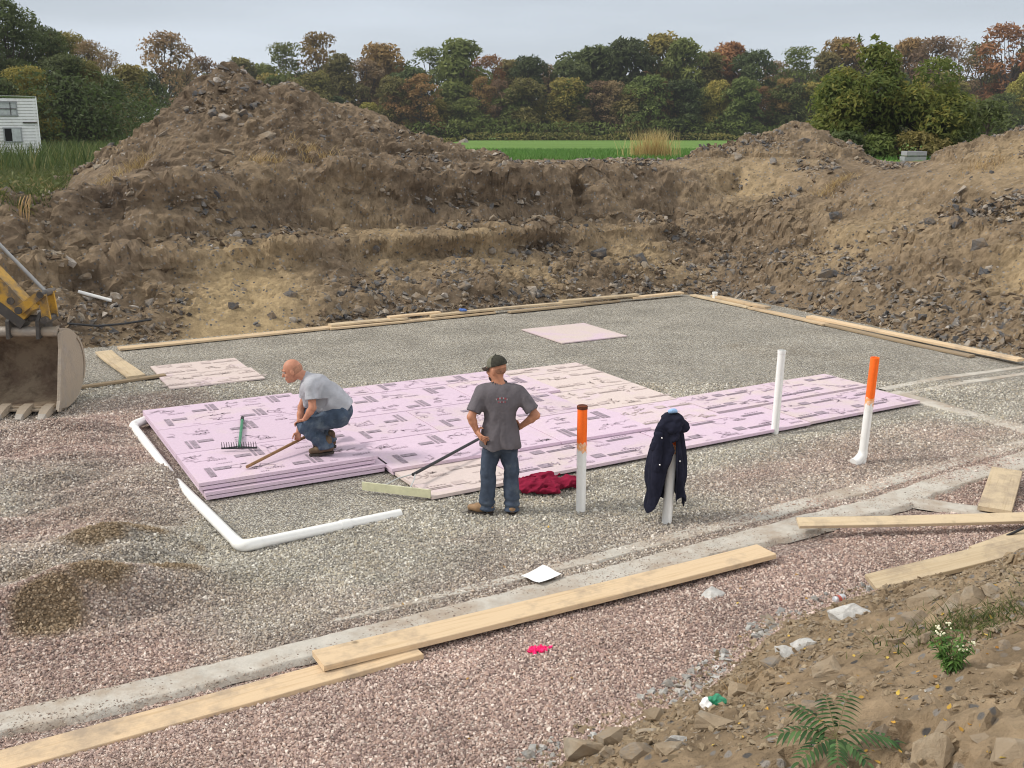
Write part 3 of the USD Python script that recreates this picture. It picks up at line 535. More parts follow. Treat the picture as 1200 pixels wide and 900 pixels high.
# ------------------------------------------------------------------ pipes
def riser(x, y, h, lean, label, paint, shoe=False, ring=False, r=.053, group='white pipes standing in the gravel'):
    t = thing('standing_pipe', label, 'pipe', (x, y, -.05), group=group); H = h + .05
    ax = lambda z: (lean[0] * z / H, lean[1] * z / H, z)
    lo = H - paint
    pts = [ax(0), ax(lo * .5), ax(lo)]
    obj('pipe', tube(pts, r, 24), M_pvc, t, smooth=40)
    if paint:
        # the sprayed top with its uneven lower edge
        n = 36; a = np.arange(n) * 2 * np.pi / n; jag = .05 * (fbm(np.stack([np.cos(a) * 2 + x, np.sin(a) * 2, a * 0], -1), 3, 5) - .5) + .06 * np.maximum(np.sin(a * 2 + 2.2), 0) ** 3
        ring_ = lambda z, rr: np.stack([rr * np.cos(a) + lean[0] * z / H, rr * np.sin(a) + lean[1] * z / H, z + 0 * a], -1)
        v = np.vstack([ring_(lo - .05 - jag, r + .0015), ring_(H, r + .0015), ring_(H, r - .006), ring_(H - .05, r - .006)])
        k = np.arange(n); f = np.vstack([np.stack([i * n + k, i * n + (k + 1) % n, (i + 1) * n + (k + 1) % n, (i + 1) * n + k], 1) for i in range(3)])
        obj('painted_top', (v, f), M_orange, t, smooth=40)
        obj('pipe_end', tube([ax(lo), ax(H - .03)], r - .0015, 24), M_pvc, t, smooth=40)
    else:
        v = tube([ax(H - .045), ax(H - .001), ax(H)], [r + .004, r + .004, r + .001], 24); obj('rim', v, M_pvc, t, smooth=40)
    if paint:
        jag2 = .12 * (fbm(np.stack([np.cos(a) * 3 + x, np.sin(a) * 3, a * 0], -1), 3, 8) - .35) + .07; v = np.vstack([ring_(lo - .05 - jag - jag2, r + .0008), ring_(lo - .03 - jag, r + .0008)]); obj('overspray', (v, np.stack([k, (k + 1) % n, n + (k + 1) % n, n + k], 1)), M_fade, t, smooth=40)
    if ring: obj('rusty_cap', tube([ax(H - .035), ax(H - .004), ax(H + .004)], [r + .006, r + .006, r - .004], 20), M_rust, t, smooth=40)
    if shoe: obj('elbow_shoe', tube([(-.12, -.05, .06), (-.06, -.02, .075), ax(.15), ax(.20)], [r + .008, r + .010, r + .010, r + .004], 24), M_pvc, t, smooth=40)
    return t
riser(.76, 10.95, 1.20, (0, 0), 'white pipe with orange sprayed top and rusty cap, right of the capped man', .36, ring=True)
riser(3.66, 14.05, 1.16, (.03, 0), 'plain white pipe standing at the edge of the foam boards', 0)
riser(4.42, 12.66, 1.36, (.06, 0), 'tallest white pipe with a bright orange top, at the right', .46, shoe=True)
riser(1.66, 10.60, 1.17, (.05, 0.03), 'white pipe with the dark jacket hung over it', .26)
tag(obj('pipe_stub', cat_mesh([tube([(4.98, 25.55, -.05), (4.98, 25.55, .16)], .06, 16), tube([(4.98, 25.55, .16), (4.98, 25.55, .2)], .068, 16)]), M_pvc, smooth=40), 'short white pipe stub sticking up at the far corner of the gravel', 'pipe stub')
def lay(pts, n=8):
    """Rounded corners along a polyline."""
    p = [np.array(q, float) for q in pts]; out = [p[0]]
    for a, b, c in zip(p[:-2], p[1:-1], p[2:]):
        l1, l2 = (a - b) / np.linalg.norm(a - b), (c - b) / np.linalg.norm(c - b)
        for t in np.linspace(0, 1, n): out.append((1 - t) ** 2 * (b + l1 * .11) + 2 * t * (1 - t) * b + t * t * (b + l2 * .11))
    return np.array(out + [p[-1]])
t = thing('drain_pipe', 'white drain pipe with a corner elbow lying in front of the foam stack', 'pipe')
c0, c1, c2 = W(2.17, 12.4, -.02), W(2.29, 9.86, .065), W(4.1, 10.12, .0)
obj('pipe', tube([c0, c1 + (c0 - c1) / np.linalg.norm(c0 - c1) * .1], .056, 20), M_pvc, t, smooth=40)
obj('elbow', tube(lay([c1 + (c0 - c1) / np.linalg.norm(c0 - c1) * .17, c1, c1 + (c2 - c1) / np.linalg.norm(c2 - c1) * .2]), .061, 20), M_pvc, t, smooth=40)
obj('pipe', tube([c1 + (c2 - c1) / np.linalg.norm(c2 - c1) * .1, c1 + (c2 - c1) * .66], .056, 20), M_pvc, t, smooth=40)
obj('coupling', tube([c1 + (c2 - c1) * .60, c1 + (c2 - c1) * .66], .062, 20), M_pvc, t, smooth=40)
obj('pipe', tube([c1 + (c2 - c1) * .63, c2], .053, 20), M_pvc, t, smooth=40)
t = thing('drain_pipe', 'white drain pipe with an elbow disappearing under the far side of the foam stack', 'pipe')
c0, c1, c2 = W(2.16, 12.7, -.01), W(2.07, 14.93, .075), W(2.6, 15.42, .07)
obj('pipe', tube([c0, c1 + (c0 - c1) / np.linalg.norm(c0 - c1) * .1], .056, 20), M_pvc, t, smooth=40)
obj('elbow', tube(lay([c1 + (c0 - c1) / np.linalg.norm(c0 - c1) * .16, c1, c2]), .061, 20), M_pvc, t, smooth=40)

# ------------------------------------------------------------------ tools
M_green = plain('green_handle', (.05, .20, .11), .5, .4, noise=.2); M_yellow_metal = plain('pale_straightedge', (.55, .54, .36), .45, .4, noise=.15)
t = thing('garden_rake', 'green-handled bow rake lying tines up on the foam stack', 'rake')
a, b = np.array((-3.40, 12.52, .235)), np.array((-3.72, 13.96, .225)); d = (b - a) / np.linalg.norm(b - a)
obj('handle', tube([a + d * .06, b], .019, 12), M_green, t, smooth=40); obj('grip', tube([b - d * .12, b + d * .01], .024, 12), M_black, t, smooth=40)
sx = np.array((.98, .06, 0)); sx /= np.linalg.norm(sx)
head = [tube([a - sx * .22, a + sx * .22], .012, 8), tube([a - sx * .20, a + d * .07 - sx * .03, a + d * .1], .006, 6), tube([a + sx * .20, a + d * .07 + sx * .03, a + d * .1], .006, 6)]
obj('head_bar', cat_mesh(head), M_black, t, smooth=40)
for k in range(15): obj('tine', tube([a + sx * (-.21 + .03 * k), a + sx * (-.21 + .03 * k) + (0, -.005, .045), a + sx * (-.21 + .03 * k) + (0, -.02, .085)], [.005, .0045, .003], 6), M_black, t)
t = thing('screed_rake', 'long black-handled screed rake with a pale bar lying against the foam edge', 'screed rake')
a, b = np.array((-1.74, 11.55, .06)), np.array((-.92, 11.27, .075)); d = (b - a) / np.linalg.norm(b - a)
m = box(np.linalg.norm(b - a), .03, .105, bevel=.004); m.apply_transform(trimesh.transformations.rotation_matrix(math.atan2(d[1], d[0]), (0, 0, 1))); m.apply_translation((a + b) / 2 + (0, 0, .01)); obj('bar', m, M_yellow_metal, t)
mid = (a + b) / 2; p0, p1 = np.array((-1.16, 11.68, .17)), np.array((-.30, 13.22, .22)); e = (p1 - p0) / np.linalg.norm(p1 - p0)
obj('handle', tube([p0, p1], .019, 12), M_black, t, smooth=40)
M_galv = plain('galvanised_metal', (.55, .55, .53), .35, .5, metal=.6)
for s in (-1, 1): obj('brace', tube([mid + d * .17 * s + (0, .02, .03), mid + d * .1 * s + (.1, .18, .08), p0 + e * .05], .009, 8), M_galv, t, smooth=40)

# ------------------------------------------------------------------ small litter
M_paper = plain('white_paper', (.82, .82, .82), .7, .2, noise=.02)
def paper(name, c, sx_, sy_, rz, label, material, cat='paper', curl=.02):
    n = 9; g = np.linspace(-.5, .5, n); xx, yy = np.meshgrid(g, g); zz = curl * (1.6 * xx * yy + .9 * (xx + .2) ** 2 * 2 + .3 * np.sin(yy * 7)); zz -= zz.min()
    v = np.stack([xx * sx_, yy * sy_, zz + .006], -1).reshape(-1, 3); ix = np.arange(n * n).reshape(n, n)
    f = np.stack([ix[:-1, :-1], ix[:-1, 1:], ix[1:, 1:], ix[1:, :-1]], -1).reshape(-1, 4)
    vb = v - (0, 0, .002); m = trimesh.Trimesh(np.vstack([v, vb]), np.vstack([f[:, [0, 1, 2]], f[:, [0, 2, 3]], f[:, [0, 2, 1]] + n * n, f[:, [0, 3, 2]] + n * n]), process=False)
    m.apply_transform(trimesh.transformations.rotation_matrix(rz, (0, 0, 1))); m.apply_translation(c); return obj(name, m, material, smooth=True, label=label, cat=cat)
q = on(634, 681); paper('paper_sheet', q + (0, 0, .05), .29, .25, .75, 'white sheet of paper lying on the concrete strip', M_paper, curl=.018)
# ------------------------------------------------------------------ smooth bodies: a distance field of cones and ellipsoids, then its surface
class Field:
    def __init__(self, lo, hi, h):
        self.lo, self.h = np.array(lo, float), h
        self.n = np.ceil((np.array(hi) - self.lo) / h).astype(int) + 1
        self.g = np.full(self.n, 9.0, np.float32)
    def block(self, lo, hi):
        a = np.clip(np.floor((np.array(lo) - self.lo) / self.h).astype(int), 0, self.n); b = np.clip(np.ceil((np.array(hi) - self.lo) / self.h).astype(int) + 1, 0, self.n)
        ax = [self.lo[i] + self.h * np.arange(a[i], b[i]) for i in range(3)]
        return tuple(slice(a[i], b[i]) for i in range(3)), np.stack(np.meshgrid(*ax, indexing='ij'), -1)
    def blend(self, sl, d, k, cut=False):
        o = self.g[sl]
        if cut:
            h = np.clip(.5 - .5 * (o + d) / k, 0, 1); self.g[sl] = o + (-d - o) * h + k * h * (1 - h)
        else:
            h = np.clip(.5 + .5 * (o - d) / k, 0, 1); self.g[sl] = o + (d - o) * h - k * h * (1 - h)
    def cone(self, a, b, ra, rb=None, k=.02, flat=None):
        """A round cone from a to b; flat = (direction, factor) squashes its section along one direction."""
        rb = ra if rb is None else rb; a, b = np.array(a, float), np.array(b, float); m = max(ra, rb) + 3 * self.h + k + .02
        sl, p = self.block(np.minimum(a, b) - m, np.maximum(a, b) + m)
        if p.size == 0: return self
        ab = b - a; t = np.clip(((p - a) @ ab) / (ab @ ab + 1e-9), 0, 1); r = p - a - t[..., None] * ab
        if flat is not None:
            w = np.array(flat[0], float); w /= np.linalg.norm(w); r = r + (r @ w)[..., None] * w * (1 / flat[1] - 1)
        self.blend(sl, np.linalg.norm(r, axis=-1) - (ra + (rb - ra) * t), k); return self
    def ell(self, c, r, R=None, k=.02, cut=False):
        c, r = np.array(c, float), np.array(r, float); m = r.max() + 3 * self.h + k + .01
        sl, p = self.block(c - m, c + m)
        if p.size == 0: return self
        q = p - c
        if R is not None: q = q @ np.array(R, float).T                   # rows of R: the ellipsoid's axes
        q = q / r; l = np.linalg.norm(q, axis=-1)
        self.blend(sl, (l - 1) * r.min() * np.where(l < 1, 1, 1), k, cut); return self
    def folds(self, amp, scale, seed, stretch=(1, 1, 1)):
        sl, p = self.block(self.lo, self.lo + self.h * self.n)
        near = np.abs(self.g) < .05
        self.g[near] += amp * (fbm(p[near] * np.array(stretch) * scale, 3, seed) - .5).astype(np.float32) * 2; return self
    def keep(self, fn):
        """Cuts with the half space fn(p) < 0."""
        sl, p = self.block(self.lo, self.lo + self.h * self.n); self.g = np.maximum(self.g, fn(p).astype(np.float32)); return self
    def mesh(self):
        g = self.g; s = g < 0
        c = np.stack([s[i:g.shape[0] - 1 + i, j:g.shape[1] - 1 + j, k:g.shape[2] - 1 + k] for i in (0, 1) for j in (0, 1) for k in (0, 1)], -1)
        cell = c.any(-1) & ~c.all(-1); ids = np.full(cell.shape, -1); ids[cell] = np.arange(cell.sum()); ijk = np.argwhere(cell)
        corner = np.array([(i, j, k) for i in (0, 1) for j in (0, 1) for k in (0, 1)]); val = np.stack([g[tuple((ijk + o).T)] for o in corner], 1)
        acc, cnt = np.zeros((len(ijk), 3)), np.zeros(len(ijk))
        for a in range(8):
            for b in range(a + 1, 8):
                if np.abs(corner[a] - corner[b]).sum() != 1: continue
                m = (val[:, a] < 0) != (val[:, b] < 0); t = val[m, a] / (val[m, a] - val[m, b])
                acc[m] += corner[a] + t[:, None] * (corner[b] - corner[a]); cnt[m] += 1
        v = self.lo + self.h * (ijk + acc / np.maximum(cnt, 1)[:, None]); F = []
        for ax in range(3):
            o1, o2 = [x for x in range(3) if x != ax]
            A = np.take(s, range(g.shape[ax] - 1), ax); B = np.take(s, range(1, g.shape[ax]), ax); e = np.argwhere(A != B)
            e = e[(e[:, o1] > 0) & (e[:, o2] > 0) & (e[:, o1] < g.shape[o1] - 1) & (e[:, o2] < g.shape[o2] - 1)]
            d1, d2 = np.eye(3, dtype=int)[o1], np.eye(3, dtype=int)[o2]
            q = np.stack([ids[tuple((e - x).T)] for x in (d1 + d2, d2, 0 * d1, d1)], 1)
            flip = (A[tuple(e.T)]) ^ (ax == 1); q[~flip] = q[~flip][:, ::-1]; F.append(q)
        F = np.vstack(F); F = F[(F >= 0).all(1)]
        m = trimesh.Trimesh(v, np.vstack([F[:, [0, 1, 2]], F[:, [0, 2, 3]]]), process=False)
        trimesh.smoothing.filter_taubin(m, iterations=4)
        if m.volume < 0: m.invert()
        return m
M_skin = plain('sunburnt_skin', (.47, .215, .135), .55, .35, noise=.12, nscale=20); M_skin2 = plain('tanned_skin', (.45, .205, .122), .55, .35, noise=.10, nscale=20)
def cloth(name, color, noise=.12, scale=9., bump=.006, dirt_col=None, amt=0.0): return plain(name, color, .9, .12, noise=noise, nscale=scale, bump=bump, bscale=38., dirt_col=dirt_col, dirt_amt=amt, dscale=4)
M_grey_shirt = cloth('charcoal_tshirt', (.125, .113, .123), .10); M_pale_shirt = cloth('pale_grey_tshirt', (.37, .375, .405), .07)
M_jeans = cloth('blue_jeans', (.052, .068, .098), .3, 7., dirt_col=(.11, .13, .15), amt=.25); M_jeans2 = cloth('worn_jeans', (.058, .080, .118), .35, 7., dirt_col=(.12, .145, .17), amt=.35)
M_boot = plain('tan_boots', (.25, .155, .085), .7, .25, noise=.25, nscale=16); M_boot2 = plain('brown_boots', (.115, .075, .045), .7, .25, noise=.3, nscale=16); M_sole = plain('boot_sole', (.05, .042, .036), .8, .2, noise=.2)
M_cap = cloth('olive_cap', (.15, .145, .11), .25, 30.); M_capback = cloth('dark_cap_mesh', (.045, .043, .034), .3, 60.); M_hair = plain('dark_hair', (.03, .02, .015), .8, .2, noise=.3, nscale=40); M_stubble = plain('stubble', (.27, .135, .085), .8, .2, noise=.3, nscale=50)
M_shaved = plain('shaved_hair', (.37, .185, .12), .7, .2, noise=.2, nscale=50); M_eye = plain('eye', (.55, .52, .5), .3, .5); M_belt = plain('leather_belt', (.06, .03, .02), .5, .4, noise=.2)
M_red_cloth = cloth('dark_red_cloth', (.21, .011, .036), .22, 12., .01); M_navy = cloth('navy_jacket_cloth', (.014, .015, .028), .3, 9., .008); M_shine = plain('snap_metal', (.6, .6, .6), .3, .5, metal=.8); M_lining = plain('pale_blue_lining', (.28, .45, .70), .6, .3, noise=.25, nscale=30)
M_print_red = plain('shirt_print_red', (.36, .06, .08), .8, .2); M_print_pale = plain('shirt_print_pale', (.36, .33, .35), .8, .2)
def head(F, c, f, s=1.0, up=(0, 0, 1), hat=False):
    """Skull, jaw, nose, brow and ears about c, facing f. Returns the axes."""
    f = np.array(f, float); f /= np.linalg.norm(f); r = np.cross(f, up); r /= np.linalg.norm(r); u = np.cross(r, f)
    at = lambda a, b, c_: np.array(c) + s * (f * a + r * b + u * c_); R = np.array([f, r, u])
    F.ell(at(-.012, 0, .025), np.array([.098, .077, .098]) * s, R, .02)
    F.ell(at(.028, 0, -.045), np.array([.066, .058, .082]) * s, R, .03)
    F.ell(at(.075, 0, -.098), np.array([.022, .028, .020]) * s, R, .02)
    F.cone(at(.088, 0, .012), at(.112, 0, -.028), .010 * s, .0145 * s, .012)
    for q in (-1, 1):
        F.ell(at(-.005, q * .079, -.012), np.array([.020, .009, .032]) * s, R, .006)
        F.ell(at(.092, q * .034, .012), np.array([.016, .019, .012]) * s, R, .012, cut=True)
        F.cone(at(.090, q * .012, .030), at(.078, q * .05, .028), .011 * s, .009 * s, .014)
        F.ell(at(.066, q * .040, -.030), np.array([.020, .022, .018]) * s, R, .02)
    F.cone(at(.094, -.016, -.066), at(.094, .016, -.066), .0085 * s, .0085 * s, .008)
    F.cone(at(.090, -.014, -.079), at(.090, .014, -.079), .0085 * s, .0085 * s, .008)
    return at, R
def hand(F, wrist, palm_end, side, normal, curls, thumb, r=.0088, L=.085):
    """Palm from the wrist to palm_end, four fingers (curls: bend at each of three joints, degrees), thumb towards -side."""
    w, p = np.array(wrist, float), np.array(palm_end, float); d = (p - w) / np.linalg.norm(p - w); side = np.array(side, float) - d * (np.array(side, float) @ d); side /= np.linalg.norm(side)
    n = np.array(normal, float); n -= d * (n @ d) + side * (n @ side); n /= np.linalg.norm(n)
    for k in (-1.5, -.5, .5, 1.5): F.cone(w + side * k * .009, p + side * k * .0195, .016, .0115, .012)
    for k, l in zip((-1.5, -.5, .5, 1.5), (.92, 1.06, 1.0, .78)):
        q = p + side * k * .0200; a = 0.0
        for i, part in enumerate((.46, .31, .23)):
            a += math.radians(curls[i]); e = d * math.cos(a) + n * math.sin(a); e = e + side * k * .015; nq = q + e * L * l * part
            F.cone(q, nq, r * (1.04 - .09 * i), r * (.95 - .09 * i), .004); q = nq
    q = w + (p - w) * .35 - side * .026; t = np.array(thumb, float); t /= np.linalg.norm(t)
    q1 = q + (t - side * .5) * .026; q2 = q1 + (t * .9 + d * .5) / 1.1 * .034; q3 = q2 + (d + n * .4) / 1.1 * .028
    F.cone(q + side * .012, q1, .015, .012, .012); F.cone(q1, q2, .0115, .0098, .006); F.cone(q2, q3, .0098, .0082, .005)
def boot(F, ankle, heel, toe, r=.045):
    an, h, t = map(np.array, (ankle, heel, toe)); F.cone(an + (0, 0, .07), an, .058, .054, .02); F.cone(an, h + (0, 0, .045), .052, .042, .02)
    mid = h * .42 + t * .58; F.cone(h + (0, 0, .042), mid + (0, 0, .04), .040, .046, .02); F.cone(an, mid + (0, 0, .05), .05, .04, .03); F.cone(mid + (0, 0, .038), t + (0, 0, .035), .046, .036, .02)
def sole(heel, toe, z=0.0):
    h, t = np.array(heel, float), np.array(toe, float); d = (t - h); L = np.linalg.norm(d); d /= L; s = np.cross((0, 0, 1), d); o = []
    for x, w in ((-.045, .022), (-.03, .036), (.02, .039), (.4 * L, .036), (.62 * L, .047), (.85 * L, .046), (L + .01, .034), (L + .03, .016)): o.append((x, w))
    pts = [h + d * x + s * w for x, w in o] + [h + d * x - s * w for x, w in o]; pts = [(p[0], p[1], p[2] + z + e) for p in pts for e in (0, .026)]
    return trimesh.convex.convex_hull(np.array(pts))

# ------------------------------------------------------------------ the standing man: hands on his hips, back to the camera, looking to the left
px, py = -.13, 10.86
man = thing('person', 'person in olive cap, charcoal T-shirt and jeans standing with hands on hips', 'person', (px, py, ground(px, py) - .005))
shL, shR, elL, elR = (-.195, .0, 1.375), (.205, .0, 1.375), (-.305, -.10, 1.125), (.385, -.07, 1.135)
wrL, wrR = (-.245, -.085, .955), (.225, .03, .985)
F = Field((-.5, -.32, -.01), (.5, .4, 1.82), .0065)
hc = np.array((-.035, .035, 1.615)); fdir = (-.86, .50, -.16)
HS = 1.05; at, R = head(F, hc, fdir, HS)
F.cone((.0, .005, 1.40), (-.03, .025, 1.56), .064, .058, .03)
F.cone((-.12, .0, 1.385), (.12, .0, 1.385), .075, .075, .05); F.cone((0, .0, 1.28), (0, .0, .98), .135, .12, .06); F.cone((-.07, 0, .92), (.07, 0, .92), .11, .11, .05)
for sh, el, wr in ((shL, elL, wrL), (shR, elR, wrR)):
    F.cone(sh, el, .056, .043, .03); m = np.array(el) * .7 + np.array(wr) * .3; F.cone(el, m, .041, .043, .02); F.cone(m, wr, .043, .028, .02)
hand(F, wrL, (-.195, -.165, .915), (0, .25, -1), (.8, .6, 0), (26, 26, 18), (.3, .5, .9))
hand(F, wrR, (.185, .10, .95), (-.1, .2, -1), (-1, .1, 0), (22, 30, 25), (-.5, -.3, .8))
for s, kx, ax_ in ((-1, -.128, -.140), (1, .122, .130)):
    F.cone((s * .085, .0, .88), (kx, .015, .48), .082, .055, .03); F.cone((kx, .015, .48), (ax_, -.01, .10), .053, .038, .02)
boot(F, (-.125, -.01, .10), (-.095, -.03, .0), (-.28, .045, .0)) if False else None
obj('body', F.mesh(), M_skin2, man, smooth=True)
F = Field((-.52, -.3, .72), (.52, .34, 1.5), .010)                         # the T-shirt, loose and a little bunched at the waist
F.cone((-.13, .0, 1.375), (.14, .0, 1.375), .088, .088, .05); F.cone((0, .0, 1.32), (0.0, .0, 1.12), .165, .158, .06, flat=((0, 1, 0), .82)); F.cone((0, .0, 1.12), (0, -.0, .95), .158, .155, .06, flat=((0, 1, 0), .88)); F.cone((-.035, -.005, .97), (.035, -.005, .97), .148, .148, .05); F.cone((-.045, -.018, .84), (.05, -.018, .84), .160, .160, .06); F.cone((-.05, -.015, .72), (.055, -.015, .72), .156, .156, .06)
F.cone((-.09, .0, 1.28), (.10, .0, 1.28), .125, .125, .06); F.cone((0, .01, 1.40), (-.005, .012, 1.445), .085, .075, .03)
for sh, el in ((shL, elL), (shR, elR)):
    e = np.array(sh) + (np.array(el) - sh) * .82; F.cone(sh, e, .078, .078, .05)
sl, p = F.block(F.lo, F.lo + F.h * F.n)
near = np.abs(F.g) < .06; pn = p[near]
F.g[near] += (.011 * np.sin(pn[:, 0] * 42 + 9 * (pn[:, 2] - .8) * np.sign(pn[:, 0]) + 2 * np.sin(pn[:, 2] * 9)) * np.clip((1.25 - pn[:, 2]) * 2.2, 0, 1)).astype(np.float32)
F.folds(.017, 8.5, 3, (1, 1, .5))
eL, eR = np.array(shL) + (np.array(elL) - shL) * .80, np.array(shR) + (np.array(elR) - shR) * .80
dL, dR = (np.array(elL) - shL), (np.array(elR) - shR); dL /= np.linalg.norm(dL); dR /= np.linalg.norm(dR)
F.keep(lambda p: .775 + .015 * np.sin(p[..., 0] * 22) + .02 * (p[..., 1]) - p[..., 2]).keep(lambda p: np.where(np.linalg.norm(p - eL, axis=-1) < .16, (p - eL) @ dL, -1)).keep(lambda p: np.where(np.linalg.norm(p - eR, axis=-1) < .16, (p - eR) @ dR, -1))
F.keep(lambda p: np.where(np.linalg.norm(p[..., :2] - (-.005, .012), axis=-1) < .07, p[..., 2] - 1.455, -1))
shirt = obj('shirt', F.mesh(), M_grey_shirt, man, smooth=True)
em = []                                                                   # the small faded emblem between the shoulders
for k in range(7): em.append((box(.010 + .004 * (k % 3), .004, .017, (-.055 + .019 * k, 0, .006 - .0016 * (k - 3) ** 2)), k % 2))
for k in range(5): em.append((box(.014, .004, .010, (-.03 + .017 * k, 0, -.035)), (k + 1) % 2))
bk = lambda x, z: -.006 + (lambda q: q)(0)
smesh = trimesh.Trimesh(np.array(shirt.GetPrim().GetAttribute('points').Get()), np.array(shirt.GetPrim().GetAttribute('faceVertexIndices').Get()).reshape(-1, 3), process=False)
vv = np.array(smesh.vertices); backv = vv[vv[:, 1] < 0]
def back_y(x, z): return backv[np.argmin((backv[:, 0] - x) ** 2 + (backv[:, 2] - z) ** 2), 1]
for m, red in em:
    c = m.bounds.mean(0); x, z = c[0] + .02, c[2] + 1.335; m.apply_translation((.02, back_y(x, z) - .001, 1.335))
for nm, red, mm in (('shirt_emblem', 1, M_print_red), ('shirt_emblem', 0, M_print_pale)): obj(nm, cat_mesh([m for m, q in em if q == red]), mm, shirt, kind='stuff')
F = Field((-.32, -.28, .02), (.32, .28, .98), .010)                        # jeans
F.cone((-.050, -.01, .875), (.050, -.01, .875), .115, .115, .05, flat=((0, 1, 0), .92)); F.cone((-.06, -.02, .82), (.06, -.02, .82), .122, .122, .04)
for s, kx, ax_ in ((-1, -.130, -.142), (1, .122, .130)):
    F.cone((s * .088, -.01, .80), (kx, .012, .48), .104, .082, .012); F.cone((kx, .012, .48), (ax_, -.012, .07), .080, .080, .02)
F.folds(.024, 7.5, 9, (1, 1, .8))
sl, p = F.block(F.lo, F.lo + F.h * F.n); low = np.clip((.26 - p[..., 2]) / .2, 0, 1); F.g += (.010 * low * np.sin(p[..., 2] * 85 + 6 * p[..., 0] + 4 * p[..., 1])).astype(np.float32)
F.keep(lambda p: .045 - p[..., 2])
obj('jeans', F.mesh(), M_jeans, man, smooth=True)
for an, h, t_ in (((-.142, -.01, .10), (-.115, -.035, .028), (-.325, .03, .028)), ((.130, -.012, .10), (.130, -.055, .028), (.175, .13, .028))):
    F = Field(np.minimum(h, t_) - (.1, .1, .03), np.maximum(h, t_) + (.1, .1, .2), .009); boot(F, an, h, t_); F.keep(lambda p: .022 - p[..., 2])
    b = obj('boot', F.mesh(), M_boot, man, smooth=True); obj('sole', sole((h[0], h[1], 0), (t_[0], t_[1], 0)), M_sole, b)
F = Field(hc - .2, hc + .24, .006)                                        # cap, its brim over the face
F.ell(at(-.014, 0, .045), (.117, .095, .108), R, .01); F.ell(at(-.014, 0, .150), (.010, .010, .008), R, .004); F.keep(lambda p: -((p - at(0, 0, .036)) @ (R[2] + .12 * R[0])))
whole = F.g.copy(); F.keep(lambda p: (at(.0, 0, 0) - p) @ R[0]); capo = obj('cap', F.mesh(), M_cap, man, smooth=True)
F.g = whole; F.keep(lambda p: (p - at(.0, 0, 0)) @ R[0]); obj('mesh_back', F.mesh(), M_capback, capo, smooth=True)
br = []
n = 14
for a in np.linspace(-1.15, 1.15, n): br.append((at(.09 * math.cos(a) - .012 + .0, .088 * math.sin(a), .040), at(.09 * math.cos(a) + .085 * math.cos(a) ** .7 - .012, .084 * math.sin(a), .024 - .030 * math.sin(a) ** 2)))
bv = np.array([q for pr in br for q in pr]); bv = np.vstack([bv, bv - R[2] * .005]); k = np.arange(n - 1) * 2; o = 2 * n
bf = np.vstack([np.stack([k, k + 1, k + 3, k + 2], 1), np.stack([o + k, o + k + 2, o + k + 3, o + k + 1], 1), np.stack([k + 1, o + k + 1, o + k + 3, k + 3], 1)])
obj('brim', (bv, bf), M_hair, capo)
F = Field(hc - .2, hc + .2, .005); F.ell(at(.045, 0, -.085), (.056, .056, .046), R, .01); F.ell(at(.1, 0, -.072), (.02, .03, .012), R, .006, cut=True); F.keep(lambda p: (p - at(0, 0, -.045)) @ R[2])
obj('beard', F.mesh(), M_hair, man, smooth=True)
F = Field(hc - .2, hc + .2, .006); F.ell(at(-.014, 0, .016), (.1005, .0795, .10), R, .01); F.keep(lambda p: (p - at(.03, 0, 0)) @ R[0]).keep(lambda p: -((p - at(0, 0, -.045)) @ R[2])).keep(lambda p: (p - at(0, 0, .05)) @ R[2])
obj('hair', F.mesh(), M_stubble, man, smooth=True)
for q in (-1, 1):
    m = trimesh.creation.icosphere(2, .0125); m.apply_translation(at(.078, q * .033, .008)); obj('eye', m, M_eye, man, smooth=True)

# ------------------------------------------------------------------ the crouching man
ox, oy, oz = -2.30, 12.47, .199
man2 = thing('person', 'bald person in pale grey T-shirt crouching on stacked foam, gripping a tool handle', 'person', (ox, oy, oz))
shN, elN, wrN = (-.125, -.195, .885), (-.10, -.265, .64), (-.215, -.215, .475)          # the arm resting on the near knee
shF, elF, wrF = (-.185, .17, .86), (-.325, .17, .53), (-.350, .07, .255)                # the far arm, reaching down
hc = np.array((-.375, -.03, 1.045)); fdir = (-.93, -.12, -.30)
F = Field((-.62, -.42, -.01), (.42, .38, 1.25), .0065)
at, R = head(F, hc, fdir, 1.12)
F.cone((-.14, -.01, .92), (-.325, -.025, 1.02), .068, .062, .03)
F.cone((-.13, -.13, .89), (-.16, .12, .88), .078, .078, .05); F.cone((-.06, -.01, .82), (.12, 0, .60), .135, .125, .06); F.cone((.17, -.08, .52), (.17, .08, .52), .11, .11, .05)
for sh, el, wr in ((shN, elN, wrN), (shF, elF, wrF)):
    F.cone(sh, el, .056, .044, .03); m = np.array(el) * .7 + np.array(wr) * .3; F.cone(el, m, .042, .044, .02); F.cone(m, wr, .044, .029, .02)
hand(F, wrN, (-.295, -.185, .452), (0.15, 1, 0), (0, 0, -1), (18, 40, 25), (-.3, -1, .3))
hand(F, wrF, (-.362, .030, .178), (1, .1, -.1), (-.3, 1, .1), (50, 70, 55), (-.3, -.8, -.4))
for s, kn, an in ((-1, (-.215, -.17, .385), (.02, -.13, .115)), (1, (-.20, .19, .44), (.02, .14, .11))):
    F.cone((.15, s * .1, .47), kn, .09, .06, .03); F.cone(kn, an, .056, .042, .02)
obj('body', F.mesh(), M_skin, man2, smooth=True)
F = Field((-.45, -.42, .35), (.42, .36, 1.1), .010)
F.cone((-.125, -.14, .885), (-.17, .13, .875), .092, .092, .05); F.cone((-.09, -.01, .83), (.05, 0, .70), .168, .160, .07); F.cone((.05, -.02, .70), (.21, -.03, .575), .160, .146, .06); F.cone((.05, .02, .70), (.21, .03, .575), .160, .146, .06); F.cone((-.14, -.005, .80), (-.03, 0, .64), .15, .13, .06)
